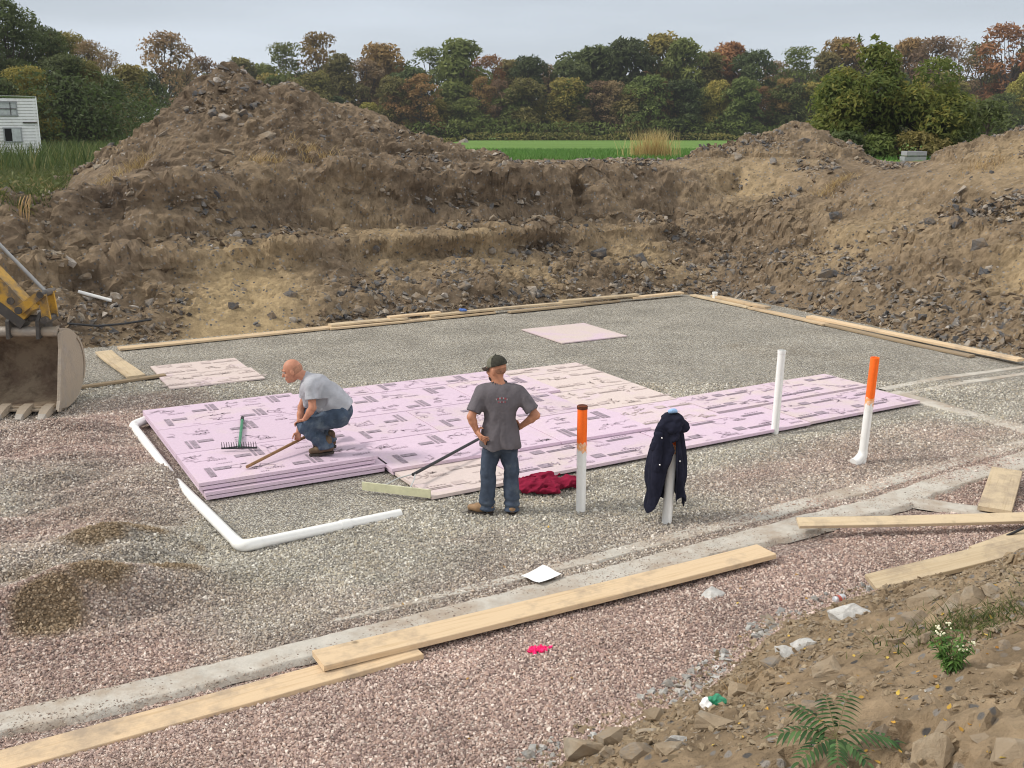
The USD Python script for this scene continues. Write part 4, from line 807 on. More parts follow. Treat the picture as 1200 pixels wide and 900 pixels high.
F.cone((-.15, -.01, .92), (-.215, -.015, .965), .088, .078, .03); F.cone((-.19, .0, .74), (-.215, .02, .62), .085, .06, .05)
fN, fF = np.array(shN) + (np.array(elN) - shN) * .62, np.array(shF) + (np.array(elF) - shF) * .66
F.cone(shN, fN + (np.array(elN) - shN) * .15, .078, .076, .045); F.cone(shF, fF + (np.array(elF) - shF) * .15, .078, .082, .045)
F.folds(.020, 8., 13, (1, 1, 1)); sl, p = F.block(F.lo, F.lo + F.h * F.n); near = np.abs(F.g) < .06; pn = p[near]
F.g[near] += (.007 * np.sin((pn[:, 0] * .8 + pn[:, 2]) * 36 + 3 * np.sin(pn[:, 1] * 8)) * np.clip((pn[:, 0] + .15) * 3, 0, 1)).astype(np.float32)
dN, dF = np.array(elN) - shN, np.array(elF) - shF; dN /= np.linalg.norm(dN); dF /= np.linalg.norm(dF)
hem = np.array((.262, 0, .555)); hn = np.array((.80, 0, -.60))
F.keep(lambda p: np.where(p[..., 0] > .02, (p - hem) @ hn - .02, -1)).keep(lambda p: np.where((np.linalg.norm(p - fN, axis=-1) < .19) & (p[..., 1] < -.145), (p - fN) @ dN, -1)).keep(lambda p: np.where((np.linalg.norm(p - fF, axis=-1) < .16) & (p[..., 0] < -.19), (p - fF) @ dF, -1))
nk = np.array((-.235, -.015, .985)); nd = np.array((-.85, 0, .5)); F.keep(lambda p: np.where(np.linalg.norm(p - nk, axis=-1) < .13, (p - nk) @ nd, -1))
obj('shirt', F.mesh(), M_pale_shirt, man2, smooth=True)
F = Field((-.40, -.36, .05), (.46, .36, .74), .010)
F.cone((.19, -.085, .505), (.19, .085, .505), .135, .135, .05); F.cone((.20, -.04, .56), (.20, .04, .56), .115, .115, .05)
for s, kn, an in ((-1, (-.215, -.17, .385), (.025, -.135, .10)), (1, (-.20, .19, .445), (.02, .14, .10))):
    F.cone((.16, s * .105, .47), kn, .122, .094, .04); F.cone(kn, an, .092, .085, .035)
F.folds(.024, 8., 19); sl, p = F.block(F.lo, F.lo + F.h * F.n); near = np.abs(F.g) < .06; pn = p[near]
F.g[near] += (.009 * np.sin((pn[:, 0] - .7 * pn[:, 2]) * 48 + 3 * np.sin(pn[:, 1] * 10)) * np.clip(1.2 - 5 * np.abs(pn[:, 0] + .15), 0, 1)).astype(np.float32)
an_ = np.array((.03, 0, .085)); F.keep(lambda p: np.where(p[..., 2] < .2, (.095 + .15 * (p[..., 0] - .03)) - p[..., 2], -1)); F.keep(lambda p: np.where(p[..., 0] > .05, (p - np.array((.245, 0, .61))) @ np.array((.62, 0, .78)) - .01, -1))
jm = obj('jeans', F.mesh(), M_jeans2, man2, smooth=True)
bel = [(.222 + .128 * math.cos(a) * .62 * .9, .150 * math.sin(a), .613 - .128 * math.cos(a) * .62) for a in np.linspace(0, 2 * math.pi, 40)]
obj('belt', tube(np.array(bel), .019, 8, caps=False), M_belt, man2, smooth=True)
for an, h, t_ in (((.035, -.13, .125), (.065, -.125, .05), (-.16, -.155, .026)), ((.03, .135, .12), (.05, .135, .045), (-.17, .145, .026))):
    F = Field(np.minimum(h, t_) - (.1, .1, .06), np.maximum(h, t_) + (.1, .1, .22), .009); boot(F, an, h, t_); F.keep(lambda p: .02 - p[..., 2])
    b = obj('boot', F.mesh(), M_boot2, man2, smooth=True); obj('sole', sole(h - np.array((0, 0, .03)), t_ - np.array((0, 0, .026))), M_sole, b)
F = Field(hc - .2, hc + .2, .006); F.ell(at(-.02, 0, .012), np.array((.099, .0785, .098)) * 1.115, R, .01); F.keep(lambda p: (p - at(.0, 0, 0)) @ R[0]).keep(lambda p: -((p - at(0, 0, -.045)) @ R[2])).keep(lambda p: (p - at(0, 0, .045)) @ R[2])
obj('hair', F.mesh(), M_shaved, man2, smooth=True)
for q in (-1, 1):
    m = trimesh.creation.icosphere(2, .0125); m.apply_translation(at(.080, q * .034, .010)); obj('eye', m, M_eye, man2, smooth=True)
    obj('eyebrow', tube([at(.103, q * .014, .034), at(.100, q * .034, .040), at(.085, q * .052, .034)], .004, 6), M_stubble, man2)
t = thing('shovel', 'long wooden tool handle held by the crouching person, its dark socket behind his leg', 'shovel')
g = np.array((ox, oy, oz)) + (-.385, .03, .125); p0 = np.array((-3.13, 11.80, .225)); e = (g - p0) / np.linalg.norm(g - p0)
obj('shaft', tube([p0, g + e * .22], .019, 12), M_handle, t, smooth=40); obj('socket', tube([g + e * .15, g + e * .5], [.023, .028], 12), M_black, t, smooth=40)
bl = np.array([(x, y, z) for x, w, zz in ((.0, .05, .02), (.08, .10, .01), (.26, .095, .0), (.33, .02, .0)) for y in (-w, w) for z in (zz, zz + .006)]); bm = trimesh.convex.convex_hull(bl)
r3 = np.cross((0, 0, 1), e); r3 /= np.linalg.norm(r3); M = np.eye(4); M[:3, 0], M[:3, 1], M[:3, 2], M[:3, 3] = e, r3, np.cross(e, r3), g + e * .48; bm.apply_transform(M); obj('blade', bm, M_black, t)

# ------------------------------------------------------------------ dark red sweatshirt dropped in a heap, navy jacket hung over a pipe
sx_, sy_ = .40, 11.60; sz_ = max(ground(sx_, sy_), .03)
F = Field((-.42, -.28, -.02), (.44, .30, .26), .010)
for c, r_, a in [((-.12, .0, .05), (.22, .16, .075), .2), ((-.02, -.10, .04), (.16, .08, .06), -.4), ((.10, .04, .07), (.14, .10, .07), .5), ((.27, .05, .06), (.13, .075, .06), -.2), ((-.22, -.04, .05), (.10, .10, .05), 0), ((.02, .09, .09), (.15, .06, .06), .1)]:
    F.ell(c, r_, [(math.cos(a), math.sin(a), 0), (-math.sin(a), math.cos(a), 0), (0, 0, 1)], .03)
sl, p = F.block(F.lo, F.lo + F.h * F.n); q = p + .05 * np.stack([fbm(p * 5, 2, 1) - .5, fbm(p * 5, 2, 2) - .5, 0 * p[..., 0]], -1) * 2
F.g += (.10 * (np.abs(2 * fbm(q * np.array((6.5, 9, 8)), 3, 77) - 1) - .3)).astype(np.float32); F.keep(lambda p: -p[..., 2] - .005)
m = F.mesh(); m.apply_translation((sx_, sy_, sz_)); obj('red_sweatshirt', m, M_red_cloth, smooth=True, label='dark red sweatshirt dropped in a heap at the edge of the foam', cat='sweatshirt')
jk = thing('jacket', 'dark navy jacket hung over the top of a white pipe, open at the front', 'jacket', (1.67, 10.61, 0))
def panel(a0, a1, top, hem, seed, flare, name, edge0=lambda T: 0 * T, edge1=lambda T: 0 * T):
    """A hanging cloth sheet round the pipe between two angles; 0 faces +x, -90 degrees the camera."""
    na, nz = 46, 54; A = np.linspace(0, 1, na)[None]; T = np.linspace(0, 1, nz)[:, None]
    ang = np.radians(a0 + (a1 - a0) * A + edge0(T) * (1 - A) ** 3 + edge1(T) * A ** 3) + 0 * T; zt = top + 0 * A; z = zt + (hem(A) - zt) * T
    fold = np.sin(ang * 6.5 + seed + 2.2 * T) * .020 * T ** .6 + (np.abs(np.sin(ang * 6 + seed * 2 - 3 * T)) - .6) * .026 * T ** .5
    rr = .065 + flare(A) * (1 - (1 - T) ** 2.4) ** .8 + fold + .02 * (fbm(np.stack([A * 6 + 0 * T, T * 5 + 0 * A, 0 * ang + seed], -1), 3, 5) - .5)
    tuck = 1 - .12 * np.exp(-((T - .82) / .1) ** 2)
    v = np.stack([rr * np.cos(ang) * tuck * 1.0, rr * np.sin(ang) * tuck * .85, z], -1).reshape(-1, 3); ix = np.arange(na * nz).reshape(nz, na)
    q = np.stack([ix[:-1, :-1], ix[:-1, 1:], ix[1:, 1:], ix[1:, :-1]], -1).reshape(-1, 4); f = np.vstack([q[:, [0, 1, 2]], q[:, [0, 2, 3]]])
    m = trimesh.Trimesh(v, f, process=False); n = m.vertex_normals; vi = v - n * .008
    b = np.r_[ix[0], ix[1:, -1], ix[-1, -2::-1], ix[-2:0:-1, 0]]; k = len(v); rim = np.vstack([np.stack([b, np.roll(b, -1), np.roll(b, -1) + k], 1), np.stack([b, np.roll(b, -1) + k, b + k], 1)])
    obj(name, (np.vstack([v, vi]), np.vstack([f, f[:, ::-1] + k, rim])), M_navy, jk, smooth=50)
panel(70, 266, 1.19, lambda A: .13 + .16 * np.abs(A - .62) + .015 * np.sin(A * 40) + .34 * sstep(A, .80, 1.0), 1.0, lambda A: .125 + .06 * np.sin(A * 3.1) - .045 * sstep(A, .8, 1), 'left_panel', edge1=lambda T: 15 - 34 * np.abs(T - .54) / .45)
panel(-74, 78, 1.19, lambda A: .24 + .06 * np.sin(A * 9) + .015 * np.sin(A * 37), 2.3, lambda A: .070 + .04 * np.sin(A * 3.1), 'right_panel', edge0=lambda T: 2 + 12 * np.abs(T - .5) / .5)
F = Field((-.28, -.26, .8), (.28, .24, 1.3), .009)                        # shoulders, collar and the two sleeves hanging in
F.ell((0.01, 0, 1.16), (.10, .085, .075), None, .03); F.cone((-.05, -.02, 1.14), (-.135, -.05, 1.0), .058, .050, .02); F.cone((.06, -.02, 1.15), (.135, -.01, 1.06), .070, .058, .02); F.cone((-.135, -.05, 1.0), (-.165, -.07, .86), .045, .055, .02)
F.cone((-.07, -.07, 1.09), (.06, -.08, 1.08), .045, .045, .03); F.cone((.0, -.085, 1.06), (.03, -.10, .97), .045, .04, .02); F.folds(.034, 13., 33); F.keep(lambda p: .90 + .25 * p[..., 0] + .03 * np.sin(p[..., 0] * 40) - p[..., 2])
obj('shoulders', F.mesh(), M_navy, jk, smooth=True)
F = Field((-.3, -.26, .4), (.0, .1, 1.1), .010); F.cone((-.13, -.085, 1.0), (-.155, -.11, .62), .05, .045, .02); F.folds(.02, 9., 37); F.keep(lambda p: .56 - p[..., 2]); obj('sleeve', F.mesh(), M_navy, jk, smooth=True)
obj('collar_lining', tube([(-.035, -.03, 1.232), (0, -.045, 1.245), (.04, -.02, 1.236), (.03, .03, 1.24)], [.02, .026, .022, .015], 10), M_lining, jk, smooth=True)
for x, y, z in ((-.115, -.165, .985), (-.13, -.185, .70), (.09, -.125, .72)):
    m = trimesh.creation.icosphere(1, .010); m.apply_translation((x, y, z)); obj('snap_button', m, M_shine, jk)
# ------------------------------------------------------------------ the excavator: bucket, linkage and stick reach in from the left
M_steel = plain('scraped_bucket_steel', (.27, .24, .21), .55, .35, metal=.25, noise=.25, nscale=7, dirt_col=(.34, .28, .215), dirt_amt=.8, bump=.006, dscale=2.2)
M_tip = plain('bright_worn_steel', (.34, .31, .275), .4, .4, metal=.4, noise=.2); M_bin = plain('rusty_bucket_inside', (.17, .12, .085), .8, .2, noise=.4, nscale=5, dirt_col=(.30, .235, .165), dirt_amt=.6, bump=.008)
M_cat = plain('worn_yellow_paint', (.46, .26, .035), .55, .3, noise=.2, dirt_col=(.13, .095, .06), dirt_amt=.55, dscale=4); M_darkmetal = plain('dark_greasy_steel', (.045, .040, .036), .5, .35, noise=.3, dirt_col=(.13, .105, .08), dirt_amt=.3)
M_chrome = plain('hydraulic_rod', (.26, .255, .25), .3, .5, metal=.7, noise=.1)
ex = thing('excavator', 'yellow excavator arm with a dirt-covered toothed bucket resting on the gravel', 'excavator', (-6.68, 14.86, max(ground(-6.9, 14.9), 0)))
BW = 1.55                                                                  # bucket width, along -x from its right side plate
prof = np.array([(.06, .10), (.30, .045), (.62, .07), (.90, .20), (1.08, .42), (1.12, .68), (1.03, .92), (.84, 1.10), (.60, 1.18), (.38, 1.20)])   # shell, lip to top, (back, up)
def sweep(pts2, x0, x1, th, name, m, parent):
    p = np.array(pts2, float); t = np.gradient(p, axis=0); t /= np.linalg.norm(t, axis=1, keepdims=True); nrm = np.stack([-t[:, 1], t[:, 0]], 1); q = p + nrm * th
    n = len(p); ring = np.vstack([p, q[::-1]]); v = np.vstack([np.c_[np.full(2 * n, x0), ring], np.c_[np.full(2 * n, x1), ring]]); k = np.arange(2 * n); kn = np.roll(k, -1); N2 = 2 * n
    f = np.vstack([np.stack([k, kn, kn + N2], 1), np.stack([k, kn + N2, k + N2], 1)] + [np.array([(i, 2 * n - 1 - i, 2 * n - 2 - i), (i, 2 * n - 2 - i, i + 1)]) for i in range(n - 1)] + [np.array([(i, 2 * n - 2 - i, 2 * n - 1 - i), (i, i + 1, 2 * n - 2 - i)]) + N2 for i in range(n - 1)])
    mm = trimesh.Trimesh(v, f, process=False); trimesh.repair.fix_normals(mm); return obj(name, mm, m, parent, smooth=35)
def plate(poly, x0, x1, name, m, parent):
    from shapely.geometry import Polygon
    e = trimesh.creation.extrude_polygon(Polygon(poly), x1 - x0, engine='earcut'); e.apply_transform(np.array([(0, 0, 1, x0), (1, 0, 0, 0), (0, 1, 0, 0), (0, 0, 0, 1.0)])); trimesh.repair.fix_normals(e); return obj(name, e, m, parent)
fine = np.stack([np.interp(np.linspace(0, 9, 46), np.arange(10), prof[:, i]) for i in (0, 1)], 1); fine = np.stack([gaussian_filter(np.pad(fine[:, i], 4, mode='reflect', reflect_type='odd'), 1.8)[4:-4] for i in (0, 1)], 1)
sweep(fine, -BW, 0, -.03, 'shell', M_steel, ex); sweep(fine * .985 + (.008, .010), -BW + .03, -.03, .012, 'inner_lining', M_bin, ex)
side = np.vstack([fine, [(.30, 1.16), (.27, .95), (.20, .72), (.12, .45), (.05, .22), (-.02, .10)]])
for x0, x1 in ((-.001, .028), (-BW - .028, -BW + .001)):
    s_ = plate(side, x0, x1, 'side_plate', M_steel, ex)
    plate([(.30, 1.18), (.36, 1.18), (.33, .95), (.27, .72), (.19, .45), (.13, .22), (.05, .05), (-.04, .08), (.05, .22), (.12, .45), (.20, .72), (.265, .95)], x1 - .001 if x0 > -1 else x0 - .02, x1 + .02 if x0 > -1 else x0 + .001, 'side_cutter', M_steel, s_)
    arc = fine[18:34]; inner = arc * .93 + (.03, .04)
    plate(np.vstack([arc * 1.0, inner[::-1]]), x1 - .002 if x0 > -1 else x0 - .012, x1 + .012 if x0 > -1 else x0 + .002, 'wear_strip', M_steel, s_)
obj('top_tube', tube([(-BW + .02, .38, 1.19), (-.02, .38, 1.19)], .075, 16), M_steel, ex, smooth=40)
obj('lip', box(BW, .22, .045, (-BW / 2, .10, .085), bevel=.008), M_steel, ex)
for k in range(5):
    x = -.13 - k * .325
    secs = [(.14, .075, .065, .155), (.0, .082, .05, .15), (-.10, .078, .03, .125), (-.19, .066, .012, .085), (-.245, .052, .004, .045), (-.262, .045, .004, .022)]
    ms_ = [trimesh.convex.convex_hull(np.array([(x + sx * w * (1 if z == z0 else .86), y, z) for y, w, z0, z1 in pr for sx in (-1, 1) for z in (z0, z1)])) for pr in zip(secs[:-1], secs[1:])]
    tooth = obj('tooth', trimesh.convex.convex_hull(np.vstack([m.vertices for m in ms_[:3]])), M_steel, ex); obj('worn_tip', trimesh.convex.convex_hull(np.vstack([m.vertices for m in ms_[3:]]) + (0, -.001, .001)), M_tip, tooth)
for x in (-.27, -.71):
    plate([(.24, 1.10), (.70, 1.14), (.74, 1.30), (.60, 1.46), (.40, 1.47), (.27, 1.36)], x - .025, x + .025, 'bucket_ear', M_darkmetal, ex)
# stick, rising to the upper left
P0, P1 = np.array((-.40, .44, 1.40)), np.array((-2.5, .55, 3.42)); e = (P1 - P0) / np.linalg.norm(P1 - P0); nrm = np.array((-e[2], 0, e[0])) * -1; dep = np.array((0, 1.0, 0))
def beam(a, b, wa, wb, d, name, m, parent, bev=.015):
    a, b = np.array(a, float), np.array(b, float); w_ = np.cross(dep, b - a); w_ /= np.linalg.norm(w_); c = [p + w_ * s * w / 2 + dep * t * d / 2 for p, w in ((a, wa), (b, wb)) for s in (-1, 1) for t in (-1, 1)]
    return obj(name, trimesh.convex.convex_hull(np.array(c)), m, parent)
stick = beam(P0 + e * .04, P1, .25, .80, .28, 'stick', M_cat, ex)
beam(P0 - nrm * .13 + e * .0, P1 - nrm * .42, .14, .2, .30, 'stick_underside', M_darkmetal, stick)
for q in (.35, .62, .9):
    m = trimesh.creation.cylinder(.055, .30, sections=18); m.apply_transform(trimesh.transformations.rotation_matrix(math.pi / 2, (1, 0, 0))); m.apply_translation(P0 + e * q + nrm * .02); obj('boss', m, M_cat if q > .4 else M_darkmetal, stick, smooth=40)
obj('bucket_pin', tube([P0 + (-.36, 0, -.02), P0 + (.17, 0, -.02)], .05, 16), M_darkmetal, ex, smooth=40)
R_ = P0 + np.array((-.10, 0, .13)); K = np.array((-.16, .44, 1.76)); Q = np.array((-.15, .46, 1.38))
for s_2 in (-1, 1):
    beam(R_ + dep * .19 * s_2, K + (.03, 0, .03) + dep * .19 * s_2, .13, .11, .035, 'rocker_link', M_cat, ex)
    beam(K + dep * .13 * s_2, Q + dep * .13 * s_2, .10, .13, .04, 'power_link', M_cat, ex)
for p_, r_ in ((R_, .055), (K, .05), (Q, .055)): obj('link_pin', tube([p_ - dep * .23, p_ + dep * .23], r_, 14), M_darkmetal, ex, smooth=40)
C1 = P1 + nrm * .62 - e * .2; cm = K * .42 + C1 * .58
cy = obj('cylinder', tube([cm, C1], .065, 16), M_cat, ex, smooth=40); obj('rod', tube([K, cm], .030, 14), M_chrome, cy, smooth=40)
for s in (-1, 1): obj('hydraulic_hose', tube([cm + dep * .1 * s + nrm * .05, cm * .5 + C1 * .5 + nrm * .16 + dep * .1 * s, C1 + nrm * .10 + dep * .08 * s], .018, 8), M_black, ex, smooth=40)
B0, B1 = P1 + e * .15 + (0, 0, .05), P1 + np.array((-4.2, .9, 1.0)); beam(B0, B1, .45, .75, .34, 'boom', M_cat, ex)

# ------------------------------------------------------------------ camper trailer behind the weeds on the left
M_siding = plain('white_aluminium_siding', (.62, .62, .62), .45, .4, noise=.06, dirt_col=(.42, .39, .34), dirt_amt=.2, dscale=1.5); M_trim = plain('camper_trim', (.72, .72, .71), .4, .4); M_pane = plain('dull_window_glass', (.10, .12, .125), .12, .6, noise=.3, nscale=2); M_winframe = plain('window_frame_grey', (.22, .23, .235), .5, .4); M_void = plain('dark_opening', (.012, .012, .012), .8, .1); M_curtain = plain('window_blind', (.36, .38, .38), .8, .2, noise=.2)
tx, ty = -20.15, 46.0; tz = ground(tx - 2, ty) + .3
cp = thing('camper_trailer', 'old white camper trailer with ribbed siding half hidden by weeds at the left', 'trailer', (tx, ty, tz), math.radians(27))
HT = 4.11 + 34 / 1230 * 46 - tz
for k in range(int(HT / .125)): obj('siding_panel', box(4.6, .05, .121, (-2.3, 0, .0625 + .125 * k), bevel=.006), M_siding, cp)
from shapely.geometry import Polygon
rp = Polygon([(0, .03), (2.1, .03), (2.1, HT - .25), (2.02, HT - .06), (1.85, HT + .02), (.15, HT + .02), (.05, HT - .04), (0, HT - .15)]); m = trimesh.creation.extrude_polygon(rp, .05, engine='earcut'); m.apply_transform(np.array([(0, 0, 1, -.02), (1, 0, 0, .0), (0, 1, 0, 0), (0, 0, 0, 1.0)])); obj('end_wall', m, M_siding, cp)
obj('roof', box(4.7, 2.15, .07, (-2.3, 1.05, HT + .035), bevel=.03), M_trim, cp); obj('corner_trim', box(.05, .07, HT - .05, (.0, -.012, HT / 2), bevel=.01), M_trim, cp)
def window(x0, x1, z0, z1, pane, nm='window'):
    w = obj(nm, cat_mesh([box(x1 - x0 + .08, .05, .05, ((x0 + x1) / 2, -.035, z)) for z in (z0, z1)] + [box(.05, .049, z1 - z0 - .05, (x, -.035, (z0 + z1) / 2)) for x in (x0, x1)]), M_winframe, cp)
    obj('pane', box(x1 - x0 - .04, .02, z1 - z0 - .04, ((x0 + x1) / 2, -.028, (z0 + z1) / 2)), pane, w); return w
zt = lambda py: 4.11 + (150 - py) / 1230 * 46 - tz
w = window(-1.50, -.78, zt(136), zt(122), M_curtain); obj('mullion', box(.03, .03, zt(122) - zt(136), (-1.02, -.05, (zt(122) + zt(136)) / 2)), M_darkmetal, w); obj('mullion', box(.70, .028, .03, (-1.14, -.05, (zt(122) + zt(136)) / 2)), M_darkmetal, w)
w = window(-1.36, -.70, zt(165), zt(150), M_void, 'hatch'); obj('sheet_inside', box(.36, .02, zt(150) - zt(164), (-.88, -.048, (zt(150) + zt(165)) / 2)), M_curtain, w)
obj('awning_rail', box(.55, .05, .05, (-.32, -.04, zt(144))), M_darkmetal, cp)
for x in (-3.4, -2.6):
    m = trimesh.creation.cylinder(.33, .2, sections=24); m.apply_transform(trimesh.transformations.rotation_matrix(math.pi / 2, (1, 0, 0))); m.apply_translation((x, .05, .02)); obj('wheel', m, M_black, cp, smooth=40)

# ------------------------------------------------------------------ odds and ends in the dirt
p = on(93, 343); q = on(133, 353); d = q - p; mid_ = (p + q) / 2
tag(obj('pipe_length', tube([p + (0, -.05, .03), q + (0, -.10, .03)], .035, 14), M_pvc, smooth=40), 'length of white pipe stuck in the dirt above the bucket', 'pipe')
p = on(82, 381); q = on(178, 377); tag(obj('black_hose', tube([p + (0, -.1, .05), (p * .6 + q * .4) + (0, -.25, .0), (p * .3 + q * .7) + (0, -.22, .02), q + (0, -.03, .05)], .022, 8), M_black, smooth=40), 'black hose sticking out of the dirt beside the bucket', 'hose')
a = np.array((4.95, 9.85, .14)); tag(obj('black_cable', tube(lay([a, a + (.25, .05, .10), (5.35, 10.02, .32), (5.75, 10.25, .42), (6.3, 10.6, .5)]), .014, 8), M_black, smooth=40), 'black cable running over the planks at the right edge', 'cable')
M_can = plain('can_aluminium', (.62, .62, .64), .3, .6, metal=.6); M_canred = plain('can_print', (.45, .10, .07), .4, .5)
q = on(983, 705); t = thing('drink_can', 'crushed drink can lying on the pink gravel near the dirt bank', 'can', q + (0, 0, .03), .5)
prof_ = [(-.060, .024), (-.055, .030), (-.02, .0325), (.0, .029), (.02, .0325), (.054, .030), (.060, .025)]
obj('body', tube([(x, 0, .006 * math.sin(x * 60)) for x, r in prof_], [r for x, r in prof_], 18), M_can, t, smooth=40); obj('printed_band', tube([(-.03, 0, 0), (-.01, 0, 0), (.012, 0, 0), (.036, 0, 0)], [.0335, .032, .0315, .0335], 18, caps=False), M_canred, t, smooth=40)
M_greenfoil = plain('green_foil', (.02, .22, .11), .35, .5, noise=.4, nscale=50); q = on(836, 826); t = thing('crumpled_packet', 'crumpled green and white packet among the stones at the bank\'s foot', 'packet', q + (0, 0, .02), .3)
F = Field((-.12, -.1, -.05), (.12, .1, .1), .006); F.ell((.015, 0, .015), (.06, .04, .03), None, .01); F.folds(.02, 30., 3); obj('foil', F.mesh(), M_greenfoil, t, smooth=30)
F = Field((-.14, -.1, -.05), (.12, .1, .1), .006); F.ell((-.055, -.01, .0), (.035, .045, .03), None, .01); F.folds(.02, 30., 5); obj('white_end', F.mesh(), M_paper, t, smooth=30)
M_pinkpaint = plain('fluorescent_pink_paint', (.85, .02, .17), .6, .3, noise=.15)
q = on(630, 764); pk = []
for k in range(110):
    a = rng.normal(size=2) * (.045, .024); a = (a[0] * .8 - a[1] * .3, a[1] + a[0] * .35); m = trimesh.convex.convex_hull(rng.normal(size=(7, 3)) * .0105); x, y = q[0] + a[0], q[1] + a[1]; m.apply_translation((x, y, ground(x, y) + .014)); pk.append(m)
obj('sprayed_gravel', cat_mesh(pk), M_pinkpaint, kind='stuff', label='gravel sprayed with a blob of bright pink marking paint', cat='paint mark')
M_blue = plain('blue_wrapper', (.06, .14, .42), .4, .4); q = W(10.1, 20.95, .125); F = Field((-.15, -.1, -.05), (.15, .1, .12), .01); F.ell((0, 0, .03), (.10, .05, .035), None, .01); F.folds(.03, 14., 3); m = F.mesh(); m.apply_translation(q); obj('blue_wrapper', m, M_blue, smooth=30, label='small blue and white wrapper lying on the back row of boards', cat='wrapper')
M_block = plain('grey_concrete_block', (.30, .305, .32), .9, .1, noise=.12, bump=.01)
q = np.array((13.3, 35.6)); z = ground(*q); gz = 'concrete blocks stacked between the dirt heaps'
for k, (dx, dz, w, lb) in enumerate([(0, 0, .74, 'lower'), (.02, .174, .70, 'upper')]): obj('concrete_block', box(w, .5, .17, (q[0] + dx, q[1], z + .06 + dz), .05 * k, bevel=.015), M_block, label=f'{lb} grey concrete block of the small stack between the two right-hand dirt heaps', cat='concrete block', group=gz)
obj('concrete_slab', box(.8, .5, .07, (q[0] + .95, q[1] - .2, z + .10), .1, bevel=.012), M_block, label='flat grey slab lying right of the small block stack', cat='slab')
# ------------------------------------------------------------------ stones
def stone(seed, n=16, flat=.6):
    r = np.random.default_rng(seed); p = r.normal(size=(n, 3)); p /= np.linalg.norm(p, axis=1, keepdims=True); p *= (.72 + .38 * r.random((n, 1))) * (1, .62 + .35 * r.random(), flat * (.7 + .6 * r.random())); return trimesh.convex.convex_hull(p)
SHAPES = [stone(500 + i, 13 + i % 7, .5 + .05 * (i % 6)) for i in range(24)]
def stone_look(name, ramp, dirt_col, dirt_amt):
    return mat(name, {'geo': ('geometry', {}), 'tone': ('attribute', {'attribute': 'tone'}), 'r': ('rgb_ramp', {'ramp': ramp}), 'n': ('noise_texture', {'scale': 11., 'detail': 7, 'roughness': .7}), 'm': ('map_range', {'from_min': .3, 'from_max': .7, 'to_min': .7, 'to_max': 1.3, 'clamp': True}), 's': ('vector_math', {'math_type': 'scale'}),
        'dn': ('noise_texture', {'scale': 4.0, 'detail': 7, 'roughness': .7}), 'dr': ('map_range', {'from_min': .7 - .4 * dirt_amt, 'from_max': .85 - .4 * dirt_amt, 'to_max': .85, 'clamp': True}), 'dc': ('color', {'value': dirt_col}), 'dm': ('mix', {}), 'b': ('bump', {'strength': .8, 'distance': .03}), 'p': ('principled_bsdf', {'roughness': .85, 'specular_ior_level': .25})},
        [('tone.fac', 'r.fac'), ('r.color', 's.vector1'), ('geo.position', 'n.vector'), ('n.fac', 'm.value'), ('m.result', 's.scale'), ('geo.position', 'dn.vector'), ('dn.fac', 'dr.value'), ('dr.result', 'dm.fac'), ('s.vector', 'dm.color1'), ('dc.color', 'dm.color2'), ('dm.color', 'p.base_color'), ('n.fac', 'b.height'), ('b.normal', 'p.normal')])
M_rock = stone_look('shale_stone', [(0, (.06, .06, .065)), (.35, (.12, .118, .118)), (.6, (.20, .18, .16)), (.8, (.26, .215, .16)), (1, (.38, .345, .31))], (.21, .155, .10), .6)
M_rock_near = stone_look('bank_stone', [(0, (.08, .08, .085)), (.3, (.17, .165, .16)), (.6, (.27, .235, .19)), (.85, (.34, .28, .20)), (1, (.45, .43, .40))], (.27, .205, .135), .85)
M_rock_pale = stone_look('pale_concrete_lump', [(0, (.30, .30, .29)), (1, (.47, .46, .44))], (.34, .29, .23), .3)
M_clod = stone_look('dirt_clod', [(0, (.085, .06, .04)), (.5, (.15, .107, .068)), (1, (.25, .185, .115))], (.16, .11, .07), .5)
def place_stone(shape, c, size, r, up=None):
    m = SHAPES[shape % len(SHAPES)]; R = trimesh.transformations.euler_matrix(r.normal() * .35, r.normal() * .35, r.random() * 6.28)[:3, :3]
    return (np.array(m.vertices) * size) @ R.T + c, np.array(m.faces)
def rock(name, c, size, tone, seed, material, label, group=None, stretch=(1, 1, 1)):
    r = np.random.default_rng(seed); v, f = place_stone(seed, (0, 0, 0), size, r); v = v * stretch + c
    if size > .085:                                                       # larger ones get chipped, weathered faces
        for _ in range(2 if size < .2 else 3): v, f = trimesh.remesh.subdivide(v, f)
        cc = np.array(c); q = (v - cc) / size; v = cc + (v - cc) * (1 + .22 * (fbm(q * 2.1 + seed % 97, 3, 5) - .5) + .10 * (np.abs(2 * fbm(q * 4.2 + seed % 31, 2, 6) - 1) - .5))[:, None]
    m = trimesh.Trimesh(v, f, process=False)
    vv = m.vertices[m.faces].reshape(-1, 3); ff = np.arange(len(vv)).reshape(-1, 3)
    return raw_mesh(name, vv, ff, None, material, attrs={'tone': np.full(len(vv), tone)}, label=label, cat='rock', group=group)
rr = np.random.default_rng(17)
M_pebble_rock = stone_look('stray_pebble', [(0, (.17, .13, .11)), (.5, (.32, .25, .205)), (1, (.50, .43, .36))], (.28, .22, .18), .2)
